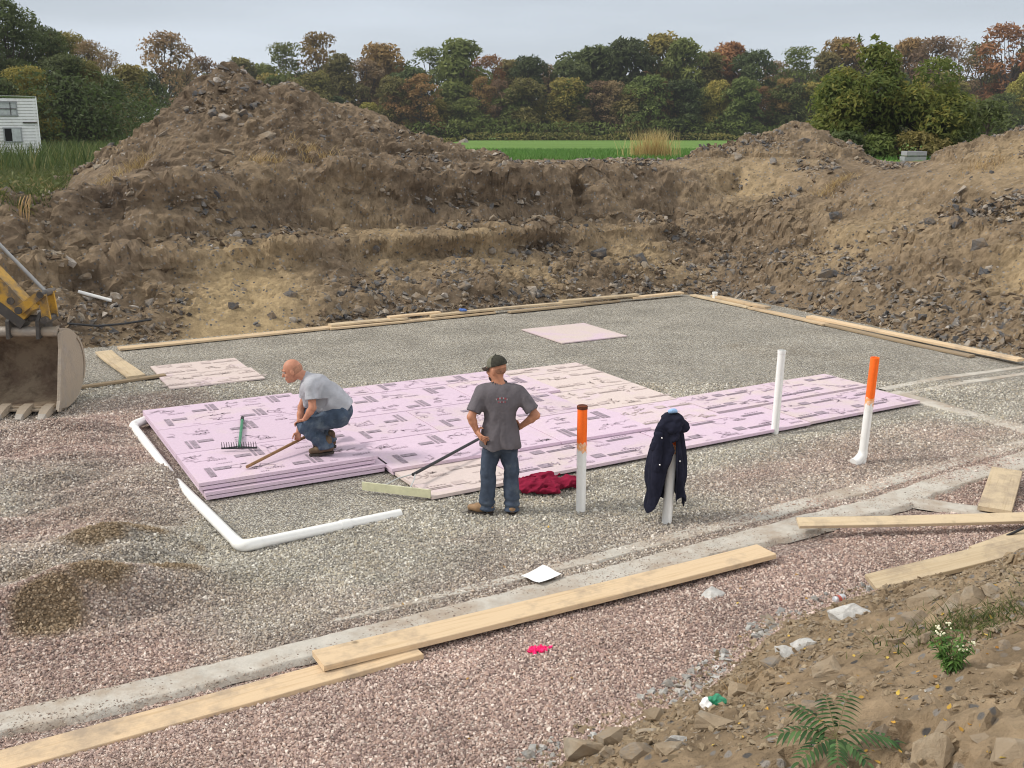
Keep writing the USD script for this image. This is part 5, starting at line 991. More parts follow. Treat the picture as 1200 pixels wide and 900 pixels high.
# rocks one can point to: pixel, size in the photograph (px across), tone
NOTED = [(542, 337, 24, .45, 'large grey boulder at the foot of the back wall, right of its middle'), (491, 352, 24, .62, 'brownish grey boulder low on the back wall left of the biggest boulder'), (437, 353, 14, .25, 'rounded blue-grey stone at the foot of the back wall'), (341, 347, 18, .2, 'dark grey stone on the tan slide of the back wall'), (274, 361, 14, .1, 'small dark stone on the tan slide of the back wall'), (343, 376, 10, .9, 'pale stone just above the back row of boards'),
         (420, 365, 17, .55, 'light grey stone sitting at the wall\'s foot above the boards'), (750, 308, 30, .2, 'tall dark slab of shale standing in the far corner of the pit'), (700, 300, 26, .15, 'dark broken shale ledge left of the far corner'), (177, 355, 16, .6, 'grey stone beside the white pipe length in the wall'), (178, 386, 14, .12, 'black stone at the wall\'s foot left of the boards'), (134, 390, 14, .3, 'grey stone at the wall\'s foot behind the bucket'), (82, 308, 18, .95, 'pale tan slab in the dark wall above the excavator'),
         (970, 325, 26, .3, 'dark stone halfway up the right wall'), (1071, 377, 12, 1., 'white stone low on the right wall'), (1141, 388, 14, .4, 'grey stone with a dark hollow at the foot of the right wall'), (1147, 291, 26, .45, 'grey slab near the top of the right wall at the edge'), (1118, 263, 22, .1, 'dark shiny shale in the upper right wall'), (1090, 262, 18, .15, 'dark shale left of the shiny one in the upper right wall'), (980, 255, 24, .2, 'dark flat stone under the straw of the right rim'), 
         (181, 142, 16, .75, 'pale stone high on the left face of the big heap'), (160, 157, 12, .7, 'pale flat stone left on the big heap'), (265, 178, 22, .8, 'pale slab at the right foot of the big heap'), (313, 160, 22, .75, 'light broken slab on the right slope of the big heap'), (262, 80, 14, .15, 'dark block on the very top of the big heap'), (90, 190, 22, .8, 'pale slab at the left foot of the big heap'), (72, 210, 18, .7, 'pale stone below the left foot of the big heap'), (115, 197, 16, .75, 'grey stone at the left foot of the big heap'), (505, 158, 22, .75, 'grey block at the right tail of the big heap'), (545, 167, 16, .55, 'dark flat stone at the right tail of the big heap'), (453, 133, 18, .6, 'grey block on the right shoulder of the big heap'), (437, 152, 16, .15, 'dark stone on the right shoulder of the big heap'), (443, 198, 14, .2, 'dark stone at the rim below the big heap'), (425, 195, 14, .6, 'grey stone at the rim below the big heap'),
         (943, 166, 16, .45, 'grey stone near the top of the right heap'), (906, 190, 20, .5, 'grey flat stone on the right heap\'s left slope'), (944, 138, 10, .2, 'small dark stone on the very top of the right heap'), (863, 185, 18, .7, 'tan stone at the left foot of the right heap'), (872, 157, 12, .35, 'dark stone on the left edge of the right heap')]
for i, (px_, py_, w, tone, lb) in enumerate(NOTED):
    c = on(px_, py_); d = np.linalg.norm(c - (0, 0, EYE)); rock('rock', c + (0, .0, .02), w / 1230 * d * .56, tone, 900 + i, M_rock, lb, stretch=(1, .8, 1.15) if py_ > 240 else (1, 1, .8))
NEAR = [(685, 880, 46, .72, 'brown pointed rock at the bottom edge, leftmost of the pile'), (720, 868, 44, .6, 'flat brown rock leaning on the pointed one'), (750, 885, 42, .35, 'grey blocky rock at the bottom edge'), (786, 880, 40, .75, 'tan split rock at the bottom edge beside the grey one'), (767, 838, 34, .7, 'brown boulder half covered with grey gravel'), (792, 872, 30, .95, 'pale gravel-coated lump among the bottom rocks'), (760, 858, 30, .9, 'pinkish gravelly lump behind the bottom rocks'), (715, 885, 26, .5, 'small grey stone between the bottom rocks'), (840, 850, 46, .7, 'broad tan stone below the green packet'),
        (870, 812, 36, .85, 'orange-tan rounded stone near the green packet'), (893, 742, 28, .3, 'dark grey block above the pale concrete crumbs'), (943, 757, 34, 1., 'pale concrete lump, largest of the row'), (922, 768, 26, .95, 'pale concrete lump left in the row'), (907, 778, 26, .3, 'grey upright stone at the gravel\'s edge'), (973, 785, 44, .72, 'brown wedge-shaped rock on the bank'), (1000, 722, 50, .95, 'flat pale crumbling concrete piece at the gravel\'s edge'), (955, 832, 34, .2, 'dark grey rock behind the fern-like seedling'), (835, 700, 30, .98, 'pale grey concrete chunk on the pink gravel by the plank\'s end'),
        (1085, 706, 44, .72, 'brown rock under the right-hand plank'), (1120, 714, 50, .9, 'pale tan boulder under the right-hand plank'), (1148, 703, 40, .68, 'upright brown rock beside the pale boulder'), (1078, 730, 34, .35, 'flat grey stone before the pale boulder'), (1057, 752, 28, .15, 'dark stone in the middle of the bank'), (1072, 757, 30, .12, 'long dark stone in the middle of the bank'), (1092, 750, 22, .4, 'grey stone touching the flowering weed'), (1090, 886, 54, .85, 'large pale rock at the bottom edge right of the seedling'), (1110, 855, 24, .25, 'grey splinter standing behind the large pale rock'), (1180, 760, 20, .3, 'dark stone above the right edge of the bank'), (1150, 868, 24, .5, 'grey stone right of the large pale rock'), (1185, 885, 50, .72, 'tan rock in the bottom right corner'), (1035, 870, 40, .5, 'grey slab behind the seedling\'s leaves'), (1165, 695, 26, .6, 'grey-brown stone at the right edge under the plank')]
for i, (px_, py_, w, tone, lb) in enumerate(NEAR):
    c = on(px_, py_); d = np.linalg.norm(c - (0, 0, EYE)); rock('rock', c + (0, .02, -w / 1230 * d * .03), w / 1230 * d * .66, tone, 700 + i, M_rock_pale if tone >= .95 else M_rock_near, lb, stretch=(1, .85, .85))
# more rocks, alike among themselves
def scatter(n, box_px, smin, smax, label, group, material, seed, tones=(0, 1), pick=None):
    r = np.random.default_rng(seed); k = 0; tries = 0
    while k < n and tries < n * 30:
        tries += 1
        px_, py_ = r.uniform(box_px[0], box_px[2]), r.uniform(box_px[1], box_px[3])
        c = on(px_, py_)
        if pick is not None and not pick(c): continue
        size = smin * (smax / smin) ** (r.random() ** 1.9)
        rock('rock', c, size, tones[0] + (tones[1] - tones[0]) * r.random(), int(r.integers(1, 99999)), material, label, group, stretch=(1, .85, 1)); k += 1
inwall = lambda c: wall_d(c[0], c[1]) > .12 and c[1] < 36
scatter(58, (0, 215, 330, 400), .05, .17, 'small stone stuck in the darker left part of the pit wall', 'stones in the left part of the pit wall', M_rock, 31, pick=inwall)
scatter(62, (400, 290, 700, 372), .05, .19, 'grey stone in the rubble along the foot of the back wall', 'stones in the rubble of the back wall', M_rock, 32, pick=inwall)
scatter(34, (330, 200, 800, 290), .05, .15, 'stone in the upper part of the back wall', 'stones in the upper back wall', M_rock, 33, pick=inwall)
scatter(40, (800, 200, 1200, 420), .05, .16, 'stone in the brown right wall of the pit', 'stones in the right wall', M_rock, 34, pick=inwall)
scatter(56, (90, 85, 600, 200), .06, .22, 'stone on the big dirt heap behind the pit', 'stones on the big heap', M_rock, 35, (.2, 1), pick=lambda c: 26 < c[1] < 31 and c[2] > 3.0)
scatter(34, (740, 700, 1200, 900), .02, .055, 'small stone lying on the near dirt bank', 'small stones on the near bank', M_rock_near, 36, pick=lambda c: bank_s(c[0], c[1]) > -.1)
def rubble(name, n, place, smin, smax, material, label, seed, tones=(0, 1), sink=.3, floor_z=-9.0):
    """Rubble too small to pick apart, one mesh."""
    r = np.random.default_rng(seed); V, Fc, T, o = [], [], [], 0
    small = [stone(3000 + i, 8, .6) for i in range(20)]
    xy = place(r, n); z = np.maximum(ZI(xy[:, ::-1]), floor_z)
    for (x, y), zz in zip(xy, z):
        m = small[int(r.integers(20))]; s = smin * (smax / smin) ** (r.random() ** 2.2); a = r.random() * 6.28; c_, s_ = math.cos(a), math.sin(a); ti = r.normal() * .6
        v = np.array(m.vertices) * s; v = np.stack([v[:, 0] * c_ - v[:, 1] * s_, v[:, 0] * s_ + v[:, 1] * c_, v[:, 2] + ti * v[:, 0] * .6], 1) + (x, y, zz + s * (.5 - sink)); V.append(v); Fc.append(m.faces + o); T.append(np.full(len(v), tones[0] + (tones[1] - tones[0]) * r.random())); o += len(v)
    V, Fc, T = np.vstack(V), np.vstack(Fc), np.hstack(T)
    vv = V[Fc].reshape(-1, 3); raw_mesh(name, vv, np.arange(len(vv)).reshape(-1, 3), None, material, attrs={'tone': T[Fc].ravel()}, label=label, cat='rubble', kind='stuff')
def on_wall(r, n):
    out = []
    while len(out) < n:
        x, y = r.uniform(-14, 15.5, n * 4), r.uniform(16, 35, n * 4); d = wall_d(x, y); u, v = S(x, y)
        clump = f2(x, y, .9, 3, 88) + .25 * (np.exp(-d) if False else np.exp(-np.clip(d, 0, 9) * 1.2))
        k = (d > .02) & (d < 9) & (tan_of(x, y) < .8 - .5 * r.random(n * 4)) & (clump > .02 + .16 * r.random(n * 4)) & (np.abs(x) < .52 * y + .6); out += list(np.stack([x[k], y[k]], 1))
    return np.array(out[:n])
rubble('stone_rubble', 17000, on_wall, .022, .15, M_rock, 'small grey stones and shale chips strewn over the pit walls', 41)
rubble('dirt_clods', 9000, on_wall, .025, .13, M_clod, 'brown clods of earth lying on the pit walls', 42)
def on_bank(r, n):
    x, y = r.uniform(-1, 7.5, n * 12), r.uniform(3.5, 12, n * 12); s = bank_s(x, y); k = (s > -.15) & (s < 4) & (np.abs(x) < .52 * y + .3) & (f2(x, y, 2.2, 3, 90) > -.12 + .2 * r.random(n * 12) - .25 * np.exp(-np.abs(s) * 5)); return np.stack([x[k], y[k]], 1)[:n]
rubble('bank_rubble', 6500, on_bank, .007, .034, M_rock_near, 'little stones and chips strewn over the near dirt bank', 43)
def at_toe(r, n):
    x, y = r.uniform(-1, 5, n * 40), r.uniform(4.5, 10, n * 40); s = bank_s(x, y) + .25 * f2(x, y, 1.4, 3, 95); k = (np.abs(s + .03) < .13) & (f2(x, y, 2.4, 3, 96) > -.05); return np.stack([x[k], y[k]], 1)[:n]
rubble('concrete_crumbs', 1500, at_toe, .009, .06, stone_look('pale_crumb', [(0, (.24, .235, .225)), (.6, (.37, .36, .34)), (1, (.50, .49, .465))], (.27, .22, .16), .5), 'pale grey concrete crumbs along the foot of the near dirt bank', 46)
rubble('bank_clods', 7500, on_bank, .009, .045, stone_look('bank_clod', [(0, (.17, .125, .08)), (.5, (.255, .195, .125)), (1, (.33, .26, .175))], (.26, .195, .125), .5), 'tan clods of earth strewn over the near dirt bank', 44)
def on_strip(r, n):
    u = r.uniform(-3, 12, n * 9); v = np.interp(u, [-4, 4, 9, 12.9], [7.56, 7.62, 7.82, 8.25]) + r.normal(size=n * 9) * .26; k = (f2(u, v * 2.5, 1.5, 4, 92) + .10 * (r.random(n * 9) - .5) + .15 * (np.abs(v - 7.62) - .12)  > -.05); u, v = u[k][:n], v[k][:n]; return np.stack([u * cU - v * sU, u * sU + v * cU], 1)
rubble('stray_pebbles', 11000, on_strip, .007, .015, M_pebble_rock, 'stray pebbles scattered on the concrete footing strip', 45, (.1, 1), sink=.45, floor_z=.008)

# ------------------------------------------------------------------ foliage
def leaf_look(name, ramp, trans=.35):
    return mat(name, {'tone': ('attribute', {'attribute': 'tone'}), 'ob': ('object_info', {}), 'r': ('rgb_ramp', {'ramp': ramp}), 'hr': ('map_range', {'to_min': .488, 'to_max': .512}), 'vr': ('map_range', {'to_min': .75, 'to_max': 1.25}), 'om': ('math', {'math_type': 'multiply', 'value2': 7.13}), 'fr': ('math', {'math_type': 'fraction'}), 'h': ('hsv', {'saturation': .95}),
        'd': ('principled_bsdf', {'roughness': .6, 'specular_ior_level': .25}), 't': ('translucent_bsdf', {}), 'm': ('mix_closure', {'fac': trans})},
        [('tone.fac', 'r.fac'), ('ob.random', 'hr.value'), ('ob.random', 'om.value1'), ('om.value', 'fr.value1'), ('fr.value', 'vr.value'), ('r.color', 'h.color'), ('hr.result', 'h.hue'), ('vr.result', 'h.value'), ('h.color', 'd.base_color'), ('h.color', 't.color'), ('d.BSDF', 'm.closure1'), ('t.BSDF', 'm.closure2')], surface='m.closure')
L_ = {'dark': leaf_look('dark_green_leaves', [(0, (0.048, 0.065, 0.020)), (.6, (0.085, 0.109, 0.031)), (1, (0.138, 0.158, 0.042))]),
      'mid': leaf_look('mid_green_leaves', [(0, (0.069, 0.084, 0.020)), (.6, (0.130, 0.158, 0.033)), (1, (0.220, 0.230, 0.053))]),
      'olive': leaf_look('olive_leaves', [(0, (0.090, 0.080, 0.024)), (.6, (0.187, 0.158, 0.042)), (1, (0.308, 0.238, 0.061))]),
      'yellow': leaf_look('yellow_green_leaves', [(0, (0.114, 0.108, 0.022)), (.5, (0.252, 0.216, 0.039)), (1, (0.439, 0.317, 0.055))]),
      'gold': leaf_look('golden_leaves', [(0, (0.146, 0.086, 0.022)), (.5, (0.390, 0.230, 0.044)), (1, (0.617, 0.389, 0.077))]),
      'orange': leaf_look('orange_brown_leaves', [(0, (0.108, 0.073, 0.029)), (.5, (0.240, 0.139, 0.044)), (1, (0.361, 0.212, 0.064))]),
      'rust': leaf_look('rust_leaves', [(0, (0.121, 0.060, 0.029)), (.5, (0.265, 0.112, 0.042)), (1, (0.385, 0.186, 0.058))]),
      'brown': leaf_look('thin_brown_leaves', [(0, (0.130, 0.089, 0.051)), (.5, (0.227, 0.151, 0.079)), (1, (0.325, 0.209, 0.099))])}
M_bark = plain('grey_bark', (.085, .07, .058), .9, .1, noise=.3, nscale=5)
def leaves(c, nrm, size, r, tone, elong=1.5):
    """Leaf quads at centres c, facing about nrm."""
    n = len(c); nn = nrm + r.normal(size=(n, 3)) * .75; nn /= np.linalg.norm(nn, axis=1, keepdims=True) + 1e-9
    a = np.cross(nn, r.normal(size=(n, 3))); a /= np.linalg.norm(a, axis=1, keepdims=True) + 1e-9; b = np.cross(nn, a); s = size * (.6 + .8 * r.random((n, 1)))
    v = np.stack([c - a * s * elong, c + b * s * .55 - a * s * .2, c + a * s * elong, c - b * s * .55 - a * s * .2], 1); return v.reshape(-1, 3), np.arange(4 * n).reshape(n, 4), np.repeat(tone, 4)
def crown(r, blobs, n, size, shell=.55):
    """Leaves spread through clumps (centre, radius): denser towards each clump's skin, thin places between."""
    blobs = np.array(blobs, float); w = blobs[:, 3] ** 2; k = r.choice(len(blobs), n, p=w / w.sum()); d = r.normal(size=(n, 3)); d /= np.linalg.norm(d, axis=1, keepdims=True); d[:, 2] = np.where(d[:, 2] < -.4, -d[:, 2], d[:, 2])
    rad = blobs[k, 3] * (shell + (1.12 - shell) * r.random(n) ** .6) * (.8 + .4 * fbm(d * 2.2 + k[:, None] * 3.1, 2, 7)); c = blobs[k, :3] + d * rad[:, None] * (1, 1, .85)
    bt = r.random(len(blobs)); tone = np.clip(.12 + .33 * bt[k] + .35 * r.random(n) + .12 * d[:, 2], 0, 1); return leaves(c, d + (0, 0, .5), size, r, tone)
def limbs(r, h, base, tips, rad, bare=0):
    """A tapering trunk with a limb to each clump."""
    top = np.array((r.normal() * .03 * h, r.normal() * .03 * h, h * .72)); zs = np.linspace(0, 1, 6); tr = np.stack([top[0] * zs ** 1.5, top[1] * zs ** 1.5, top[2] * zs], 1); ms = [tube(tr, rad * (1 - .75 * zs), 7)]
    for t in tips:
        f = np.clip(.35 + .5 * t[2] / h * r.random() + .1, .25, .95); p = np.array([np.interp(f, zs, tr[:, i]) for i in range(3)]); mid = p * .5 + np.array(t[:3]) * .5 + (0, 0, -.03 * h); ms.append(tube([p, mid, t[:3]], [rad * .35 * (1 - .5 * f), rad * .2, rad * .05], 5))
        for _ in range(bare):
            q = np.array(t[:3]) + np.clip(r.normal(size=3), -1.3, 1.3) * .05 * h + (0, 0, .03 * h); s = mid * .4 + np.array(t[:3]) * .6; ms.append(tube([s, s * .5 + q * .5 + r.normal(size=3) * .01 * h, q], [rad * .09, rad * .06, rad * .025], 4, caps=False))
    return cat_mesh(ms)
def tree(name, label, cat, loc, h, w, kind, n, size, seed, group, blobs=None, bare=0, nb=22, low=.25, rot=0.0, thin=1.0):
    r = np.random.default_rng(seed); t = thing(name, label, cat, loc, rot, group=group)
    if blobs is None:
        blobs = []
        for k in range(nb):
            f = low + (1 - low) * (k + r.random()) / nb; env = w / 2 * (math.sin(math.pi * (.22 + .74 * ((f - low) / (1 - low)) ** .9)) ** .65) * (.75 + .5 * r.random()); a = r.random() * 6.283; q = env * math.sqrt(r.random()) * .85
            br = (.16 + .10 * r.random()) * w * thin; blobs.append((q * math.cos(a), q * math.sin(a), min(h * f, h - br * .7), br))
    obj('trunk', limbs(r, h, None, blobs, .018 * h + .05, bare), M_bark, t)
    v, f, tn = crown(r, blobs, n, size); raw_mesh('crown', v, f, None, L_[kind], t, attrs={'tone': tn}, kind='stuff'); return t
protos = {}
def far_tree(px_, top, y, kind, label, group, shape=0, aspect=.62, near=False):
    """One tree of the wood beyond the field; each kind and shape is built once, the others are copies of it."""
    x = (px_ - 600) / 1230 * y * 1.03; z = ground(x, y); h = EYE + (150 - top) / 1230 * y * 1.04 - z; rz = (px_ * 7.3) % 6.28
    key = (kind, shape, near)
    if key not in protos:
        bare = 5 if kind == 'brown' or shape == 3 else (1 if shape == 2 else 0); n = {0: 6000, 1: 6000, 2: 3400, 3: 1000}[shape]
        protos[key] = (tree('tree', label, 'tree', (x, y, z - .2), 12.0, 12.0 * aspect, kind, int(n * (2.6 if near else 1)), (.22, .22, .16, .13)[shape] * (.52 if near else 1), 60 + len(protos) * 3, group, bare=bare, nb=36 if shape != 3 else 18, low=(.04, .0, .12, .3)[shape], thin=(.9, .9, .7, .7)[shape]), 12.0)
        p = protos[key][0]; p.GetAttribute('xformOp:scale').Set(Gf.Vec3f(h / 12, h / 12, h / 12)); p.GetAttribute('xformOp:rotateZ').Set(math.degrees(rz)); return p
    p, h0 = protos[key]; s = h / h0; wd = s * (.85 + .45 * ((px_ * 3.7) % 1)); return dup(p, (x, y, z - .2), rz, (wd, wd, s), label, group)
words = {'dark': 'dark green', 'mid': 'green', 'olive': 'olive green', 'yellow': 'yellow-green', 'orange': 'orange-brown', 'rust': 'rust-red', 'brown': 'bare brownish', 'gold': 'golden'}
ROW = [(262, 76, 'brown', 2), (300, 78, 'olive', 0), (325, 84, 'mid', 0), (352, 62, 'mid', 2), (390, 51, 'orange', 2), (413, 74, 'olive', 0), (437, 78, 'brown', 2), (462, 63, 'orange', 0), (487, 88, 'dark', 0), (511, 67, 'mid', 2), (545, 59, 'mid', 0), (572, 74, 'rust', 2), (597, 80, 'olive', 0), (620, 76, 'dark', 0), (642, 84, 'brown', 2), (662, 80, 'dark', 0), (684, 66, 'dark', 0), (706, 66, 'dark', 1), (729, 58, 'dark', 0), (762, 53, 'yellow', 0), (790, 58, 'mid', 0), (812, 72, 'olive', 0), (838, 62, 'rust', 0), (863, 70, 'dark', 0), (886, 80, 'brown', 2), (912, 66, 'mid', 2), (940, 72, 'olive', 0), (966, 57, 'orange', 0), (1000, 66, 'olive', 2), (1030, 58, 'orange', 0), (1062, 56, 'brown', 2), (1088, 55, 'brown', 3), (1112, 60, 'olive', 2), (1141, 42, 'rust', 2), (1168, 62, 'olive', 0), (1192, 36, 'rust', 0), (1222, 50, 'orange', 0)]
beside = {}
for i, (px_, top, kind, sh) in enumerate(ROW):
    where = 'above the big dirt heap' if px_ < 520 else 'left of the straw tuft' if px_ < 760 else 'left of the right heap' if px_ < 900 else 'behind the big near bush' if px_ < 1130 else 'at the right edge'
    k = beside[(kind, where)] = beside.get((kind, where), 0) + 1
    far_tree(px_, top, 186 + 9 * ((i * 7) % 5) / 4, kind, f'{("", "second ", "third ", "fourth ", "fifth ")[k - 1]}{"tall " if top < 60 else ""}{words[kind]} tree of the distant wood, {where}', 'trees of the wood beyond the field', sh)
r6 = np.random.default_rng(66); counts = {}
ORD = 'first second third fourth fifth sixth seventh eighth ninth tenth eleventh twelfth thirteenth fourteenth fifteenth sixteenth seventeenth eighteenth nineteenth twentieth twenty-first twenty-second twenty-third twenty-fourth'.split()
def nth(k): counts[k] = counts.get(k, -1) + 1; return ORD[counts[k]] + ' '
for i in range(58):                                                        # the lower trees along the wood's edge
    px_ = 285 + i * 16.5 + r6.normal() * 6; kind = ['dark', 'olive', 'mid', 'olive', 'yellow', 'dark', 'brown', 'olive', 'mid', 'orange'][int(r6.integers(10))]; top = 88 + 42 * r6.random()
    if abs(px_ - 650) < 12: kind, top = 'yellow', 98
    if 685 < px_ < 725: kind, top = 'brown', 100
    far_tree(px_, top, 176 + 5 * r6.random(), kind, f'{nth(kind)}low {words[kind]} tree from the left along the distant wood\'s front edge', f'low {words[kind]} trees at the wood\'s edge', 1 if kind not in ('brown', 'orange') else 2, .7)
for i in range(34):                                                        # a back row that closes the wood
    px_ = 240 + i * 29 + r6.normal() * 6; kind = ['dark', 'mid', 'orange', 'olive', 'yellow', 'mid'][int(r6.integers(6))]
    far_tree(px_, 84 + 16 * r6.random(), 204 + 6 * r6.random(), kind, f'{nth(kind + "_deep")}{words[kind]} tree from the left in the distant wood\'s back row', f'{words[kind]} trees deeper in the wood', 0)
def under(n, x0, x1, y0, y1, h, size, kind, label, seed):
    r = np.random.default_rng(seed); x, y = r.uniform(x0, x1, n), r.uniform(y0, y1, n); z = ZI(np.stack([y, x], -1)); top = h * (.35 + 1.1 * fbm(np.stack([x * .22, y * .1, 0 * x + seed], -1), 3, 3)); c = np.stack([x, y, z + top * r.random(n) ** .7], -1); d = np.c_[r.normal(size=(n, 2)) * .5, np.ones(n)]
    tone = np.clip(fbm(np.stack([x * .15, y * .2, c[:, 2] * .3], -1), 3, 9) * 1.1 - .25 + .3 * r.random(n), 0, 1); v, f, tn = leaves(c, d, size, r, tone); raw_mesh('undergrowth', v, f, None, L_[kind], attrs={'tone': tn}, label=label, cat='undergrowth', kind='stuff')
under(30000, -62, 98, 172, 188, 3.6, .22, 'mid', 'dark undergrowth closing the foot of the distant wood', 121)
under(6000, -62, 98, 170, 173, 1.1, .16, 'olive', 'olive bushes and brambles along the edge of the distant wood', 122)
under(20000, -48, -22, 66, 76, 5.2, .10, 'dark', 'dark thicket under the left group of trees', 123)
# the nearer group of trees at the left
for i, (px_, top, y, kind, sh, lb) in enumerate([(6, 6, 84, 'gold', 2, 'tall golden tree at the very left edge above the trailer'), (48, 17, 80, 'dark', 0, 'tallest dark green tree of the left group'), (86, 44, 84, 'dark', 0, 'dark rounded tree right of the tallest one'), (118, 50, 88, 'olive', 0, 'olive tree of the left group behind the heap'), (142, 58, 78, 'brown', 2, 'half-bare dark tree at the right of the left group'), (20, 44, 76, 'dark', 1, 'dark tree behind the camper trailer'), (70, 84, 70, 'yellow', 1, 'low yellow-green bushy tree right of the trailer'), (104, 72, 72, 'dark', 1, 'low dark tree before the left group'), (130, 78, 74, 'olive', 1, 'low olive tree beside the big heap\'s left slope'), (155, 92, 76, 'dark', 1, 'dark low tree touching the big heap\'s slope'), (46, 98, 68, 'dark', 1, 'dark low tree right behind the trailer'), (160, 66, 120, 'brown', 3, 'bare twiggy tree left of the big heap\'s top'), (178, 84, 110, 'olive', 0, 'small olive tree low behind the big heap'), (222, 50, 140, 'brown', 2, 'brown bare-crowned tree standing alone behind the big heap'), (200, 90, 130, 'dark', 0, 'dark tree low behind the big heap'), (-30, 20, 80, 'dark', 0, 'dark tree just outside the left edge')]):
    far_tree(px_, top, y, kind, lb, 'trees of the nearer group at the left', sh, near=y < 100)
# the big bush at the right
def env(r, ells, n, rad):
    out = []
    for _ in range(n):
        c = ells[int(r.integers(len(ells)))]; d = r.normal(size=3); d /= np.linalg.norm(d); q = np.array(c[:3]) + d * np.array(c[3:]) * r.random() ** .4; out.append((*q, rad * (.6 + .8 * r.random())))
    return out
by = 40.0; bx = lambda p: (p - 1045) / 1230 * by; bz = lambda p: (185 - p) / 1230 * by; r7 = np.random.default_rng(77); gz0 = ground(14.5, by) 
bl = env(r7, [(bx(1018), 0, bz(118), 1.5, 1.3, 1.45), (bx(985), .2, bz(130), 1.2, 1.2, 1.2), (bx(1100), .2, bz(125), 1.25, 1.2, 1.25), (bx(1050), -.3, bz(150), 2.1, 1.3, 1.0), (bx(1022), 0, bz(82), .75, .7, .75), (bx(1112), 0, bz(155), .9, .9, .8), (bx(975), 0, bz(155), .9, .9, .8)], 80, .60)
bl += [(bx(1012), 0, bz(50), .16), (bx(995), 0, bz(52), .14), (bx(981), 0, bz(58), .12), (bx(1018), 0, bz(62), .3), (bx(1003), 0, bz(68), .3)]
L_['bush'] = leaf_look('bush_leaves', [(0, (.06, .09, .02)), (.35, (.14, .19, .035)), (.65, (.25, .27, .05)), (1, (.48, .36, .06))], .5)
tree('big_bush', 'big leafy green bush turning yellow, standing between the two right-hand dirt heaps', 'bush', (bx(1045) + 14.25, by, gz0 - .1), 5.0, 6.0, 'bush', 24000, .07, 78, None, blobs=bl)
for i, (p, t_, w, kind, lb) in enumerate([(985, 165, 1.6, 'dark', 'low dark shrub at the left foot of the big bush'), (1020, 168, 1.5, 'mid', 'low green shrub under the big bush behind the blocks'), (1065, 165, 1.8, 'olive', 'low olive shrub under the right half of the big bush'), (1105, 168, 1.5, 'mid', 'low green shrub at the right foot of the big bush'), (1140, 130, 2.0, 'dark', 'dark shrub right of the big bush')]):
    h = (198 - t_) / 1230 * 38; x = (p - 600) / 1230 * 38; tree('shrub', lb, 'shrub', (x, 38 + .4 * (i % 2), ground(x, 38) - .1), h, w, kind, 1500, .06, 90 + i, None, nb=14, low=.05)
# weeds, straw, grass blades
def blades(name, xy, h, lean, width, material, label, cat, seed, kind='stuff', segs=3, hvar=.5):
    r = np.random.default_rng(seed); n = len(xy); z = ZI(xy[:, ::-1]); hh = h * (1 - hvar + 2 * hvar * r.random(n)); a = r.random(n) * 6.283; ln = lean * (.3 + r.random(n)) * hh; b = r.random(n) * 6.283
    base = np.c_[xy, z - .02]; T = np.linspace(0, 1, segs + 1); V = []
    for t in T:
        c = base + np.c_[np.cos(a) * ln * t ** 1.8, np.sin(a) * ln * t ** 1.8, hh * t * (1 - .15 * t * lean)]; w = width * (1 - .85 * t); V += [c - np.c_[np.cos(b) * w, np.sin(b) * w, 0 * w + 0 * b], c + np.c_[np.cos(b) * w, np.sin(b) * w, 0 * w + 0 * b]]
    V = np.stack(V, 1); k = np.arange(segs) * 2; f = np.stack([k, k + 1, k + 3, k + 2], 1); Fq = (f[None] + (2 * segs + 2) * np.arange(n)[:, None, None]).reshape(-1, 4)
    return raw_mesh(name, V.reshape(-1, 3), Fq, None, material, attrs={'tone': np.repeat(np.clip(r.random(n) * .8 + .2 * r.random(n), 0, 1), 2 * segs + 2)}, label=label, cat=cat, kind=kind)
L_['weed'] = leaf_look('weed_leaves', [(0, (.04, .06, .015)), (.55, (.085, .12, .03)), (.85, (.15, .155, .045)), (1, (.27, .21, .09))], .3)
L_['straw'] = leaf_look('dry_straw', [(0, (.28, .17, .06)), (.5, (.48, .34, .14)), (1, (.66, .52, .26))], .3)
L_['grass'] = leaf_look('field_blades', [(0, (.05, .10, .015)), (.6, (.085, .175, .028)), (1, (.14, .22, .05))], .3)
r8 = np.random.default_rng(88)
def near_px(n, x0, x1, y0, y1):
    x = r8.uniform(x0, x1, n); y = r8.uniform(y0, y1, n); return np.stack([x, y], 1)
q = near_px(30000, -18, -8.0, 19.3, 36); d = wall_d(q[:, 0], q[:, 1]); pxs = 600 + 1230 * q[:, 0] / q[:, 1] / .99
ht = P3[..., 2]; zq = ZI(q[:, ::-1]); k = (d > 3.0) & (zq < 3.35) & (pxs < 125) & (pxs > -60) & ((pxs < 52 + 5.2 * (q[:, 1] - 20.5)) ) & (f2(q[:, 0], q[:, 1], .8, 3, 4) > -.18)
blades('tall_weeds', q[k], .30, .8, .012, L_['weed'], 'tall green weeds growing at the pit\'s rim on the left', 'weeds', 5)
qk = q[k][::2]; r_ = np.random.default_rng(55); top_ = .75 * fbm(np.c_[qk * 1.1, 0 * qk[:, :1]], 3, 8) ** 1.5; v, f, tn = leaves(np.c_[qk, ZI(qk[:, ::-1]) + top_ * r_.random(len(qk)) ** .6], np.c_[r_.normal(size=(len(qk), 2)), np.ones(len(qk))], .038, r_, np.clip(1.3 * fbm(np.c_[qk * .7, 0 * qk[:, :1] + 3], 3, 9) - .25 + .35 * r_.random(len(qk)), 0, 1)); raw_mesh('scrub', v, f, None, L_['weed'], attrs={'tone': tn}, label='leafy green scrub among the weeds at the left rim of the pit', cat='scrub', kind='stuff')
q = near_px(15000, -36, -13, 33, 60); k = (np.abs(600 + 1230 * q[:, 0] / q[:, 1] - 50) < 110) & (ZI(q[:, ::-1]) < 3.4); blades('rough_grass', q[k], .8, .35, .03, L_['weed'], 'rough yellowish grass round the camper trailer', 'grass', 6)
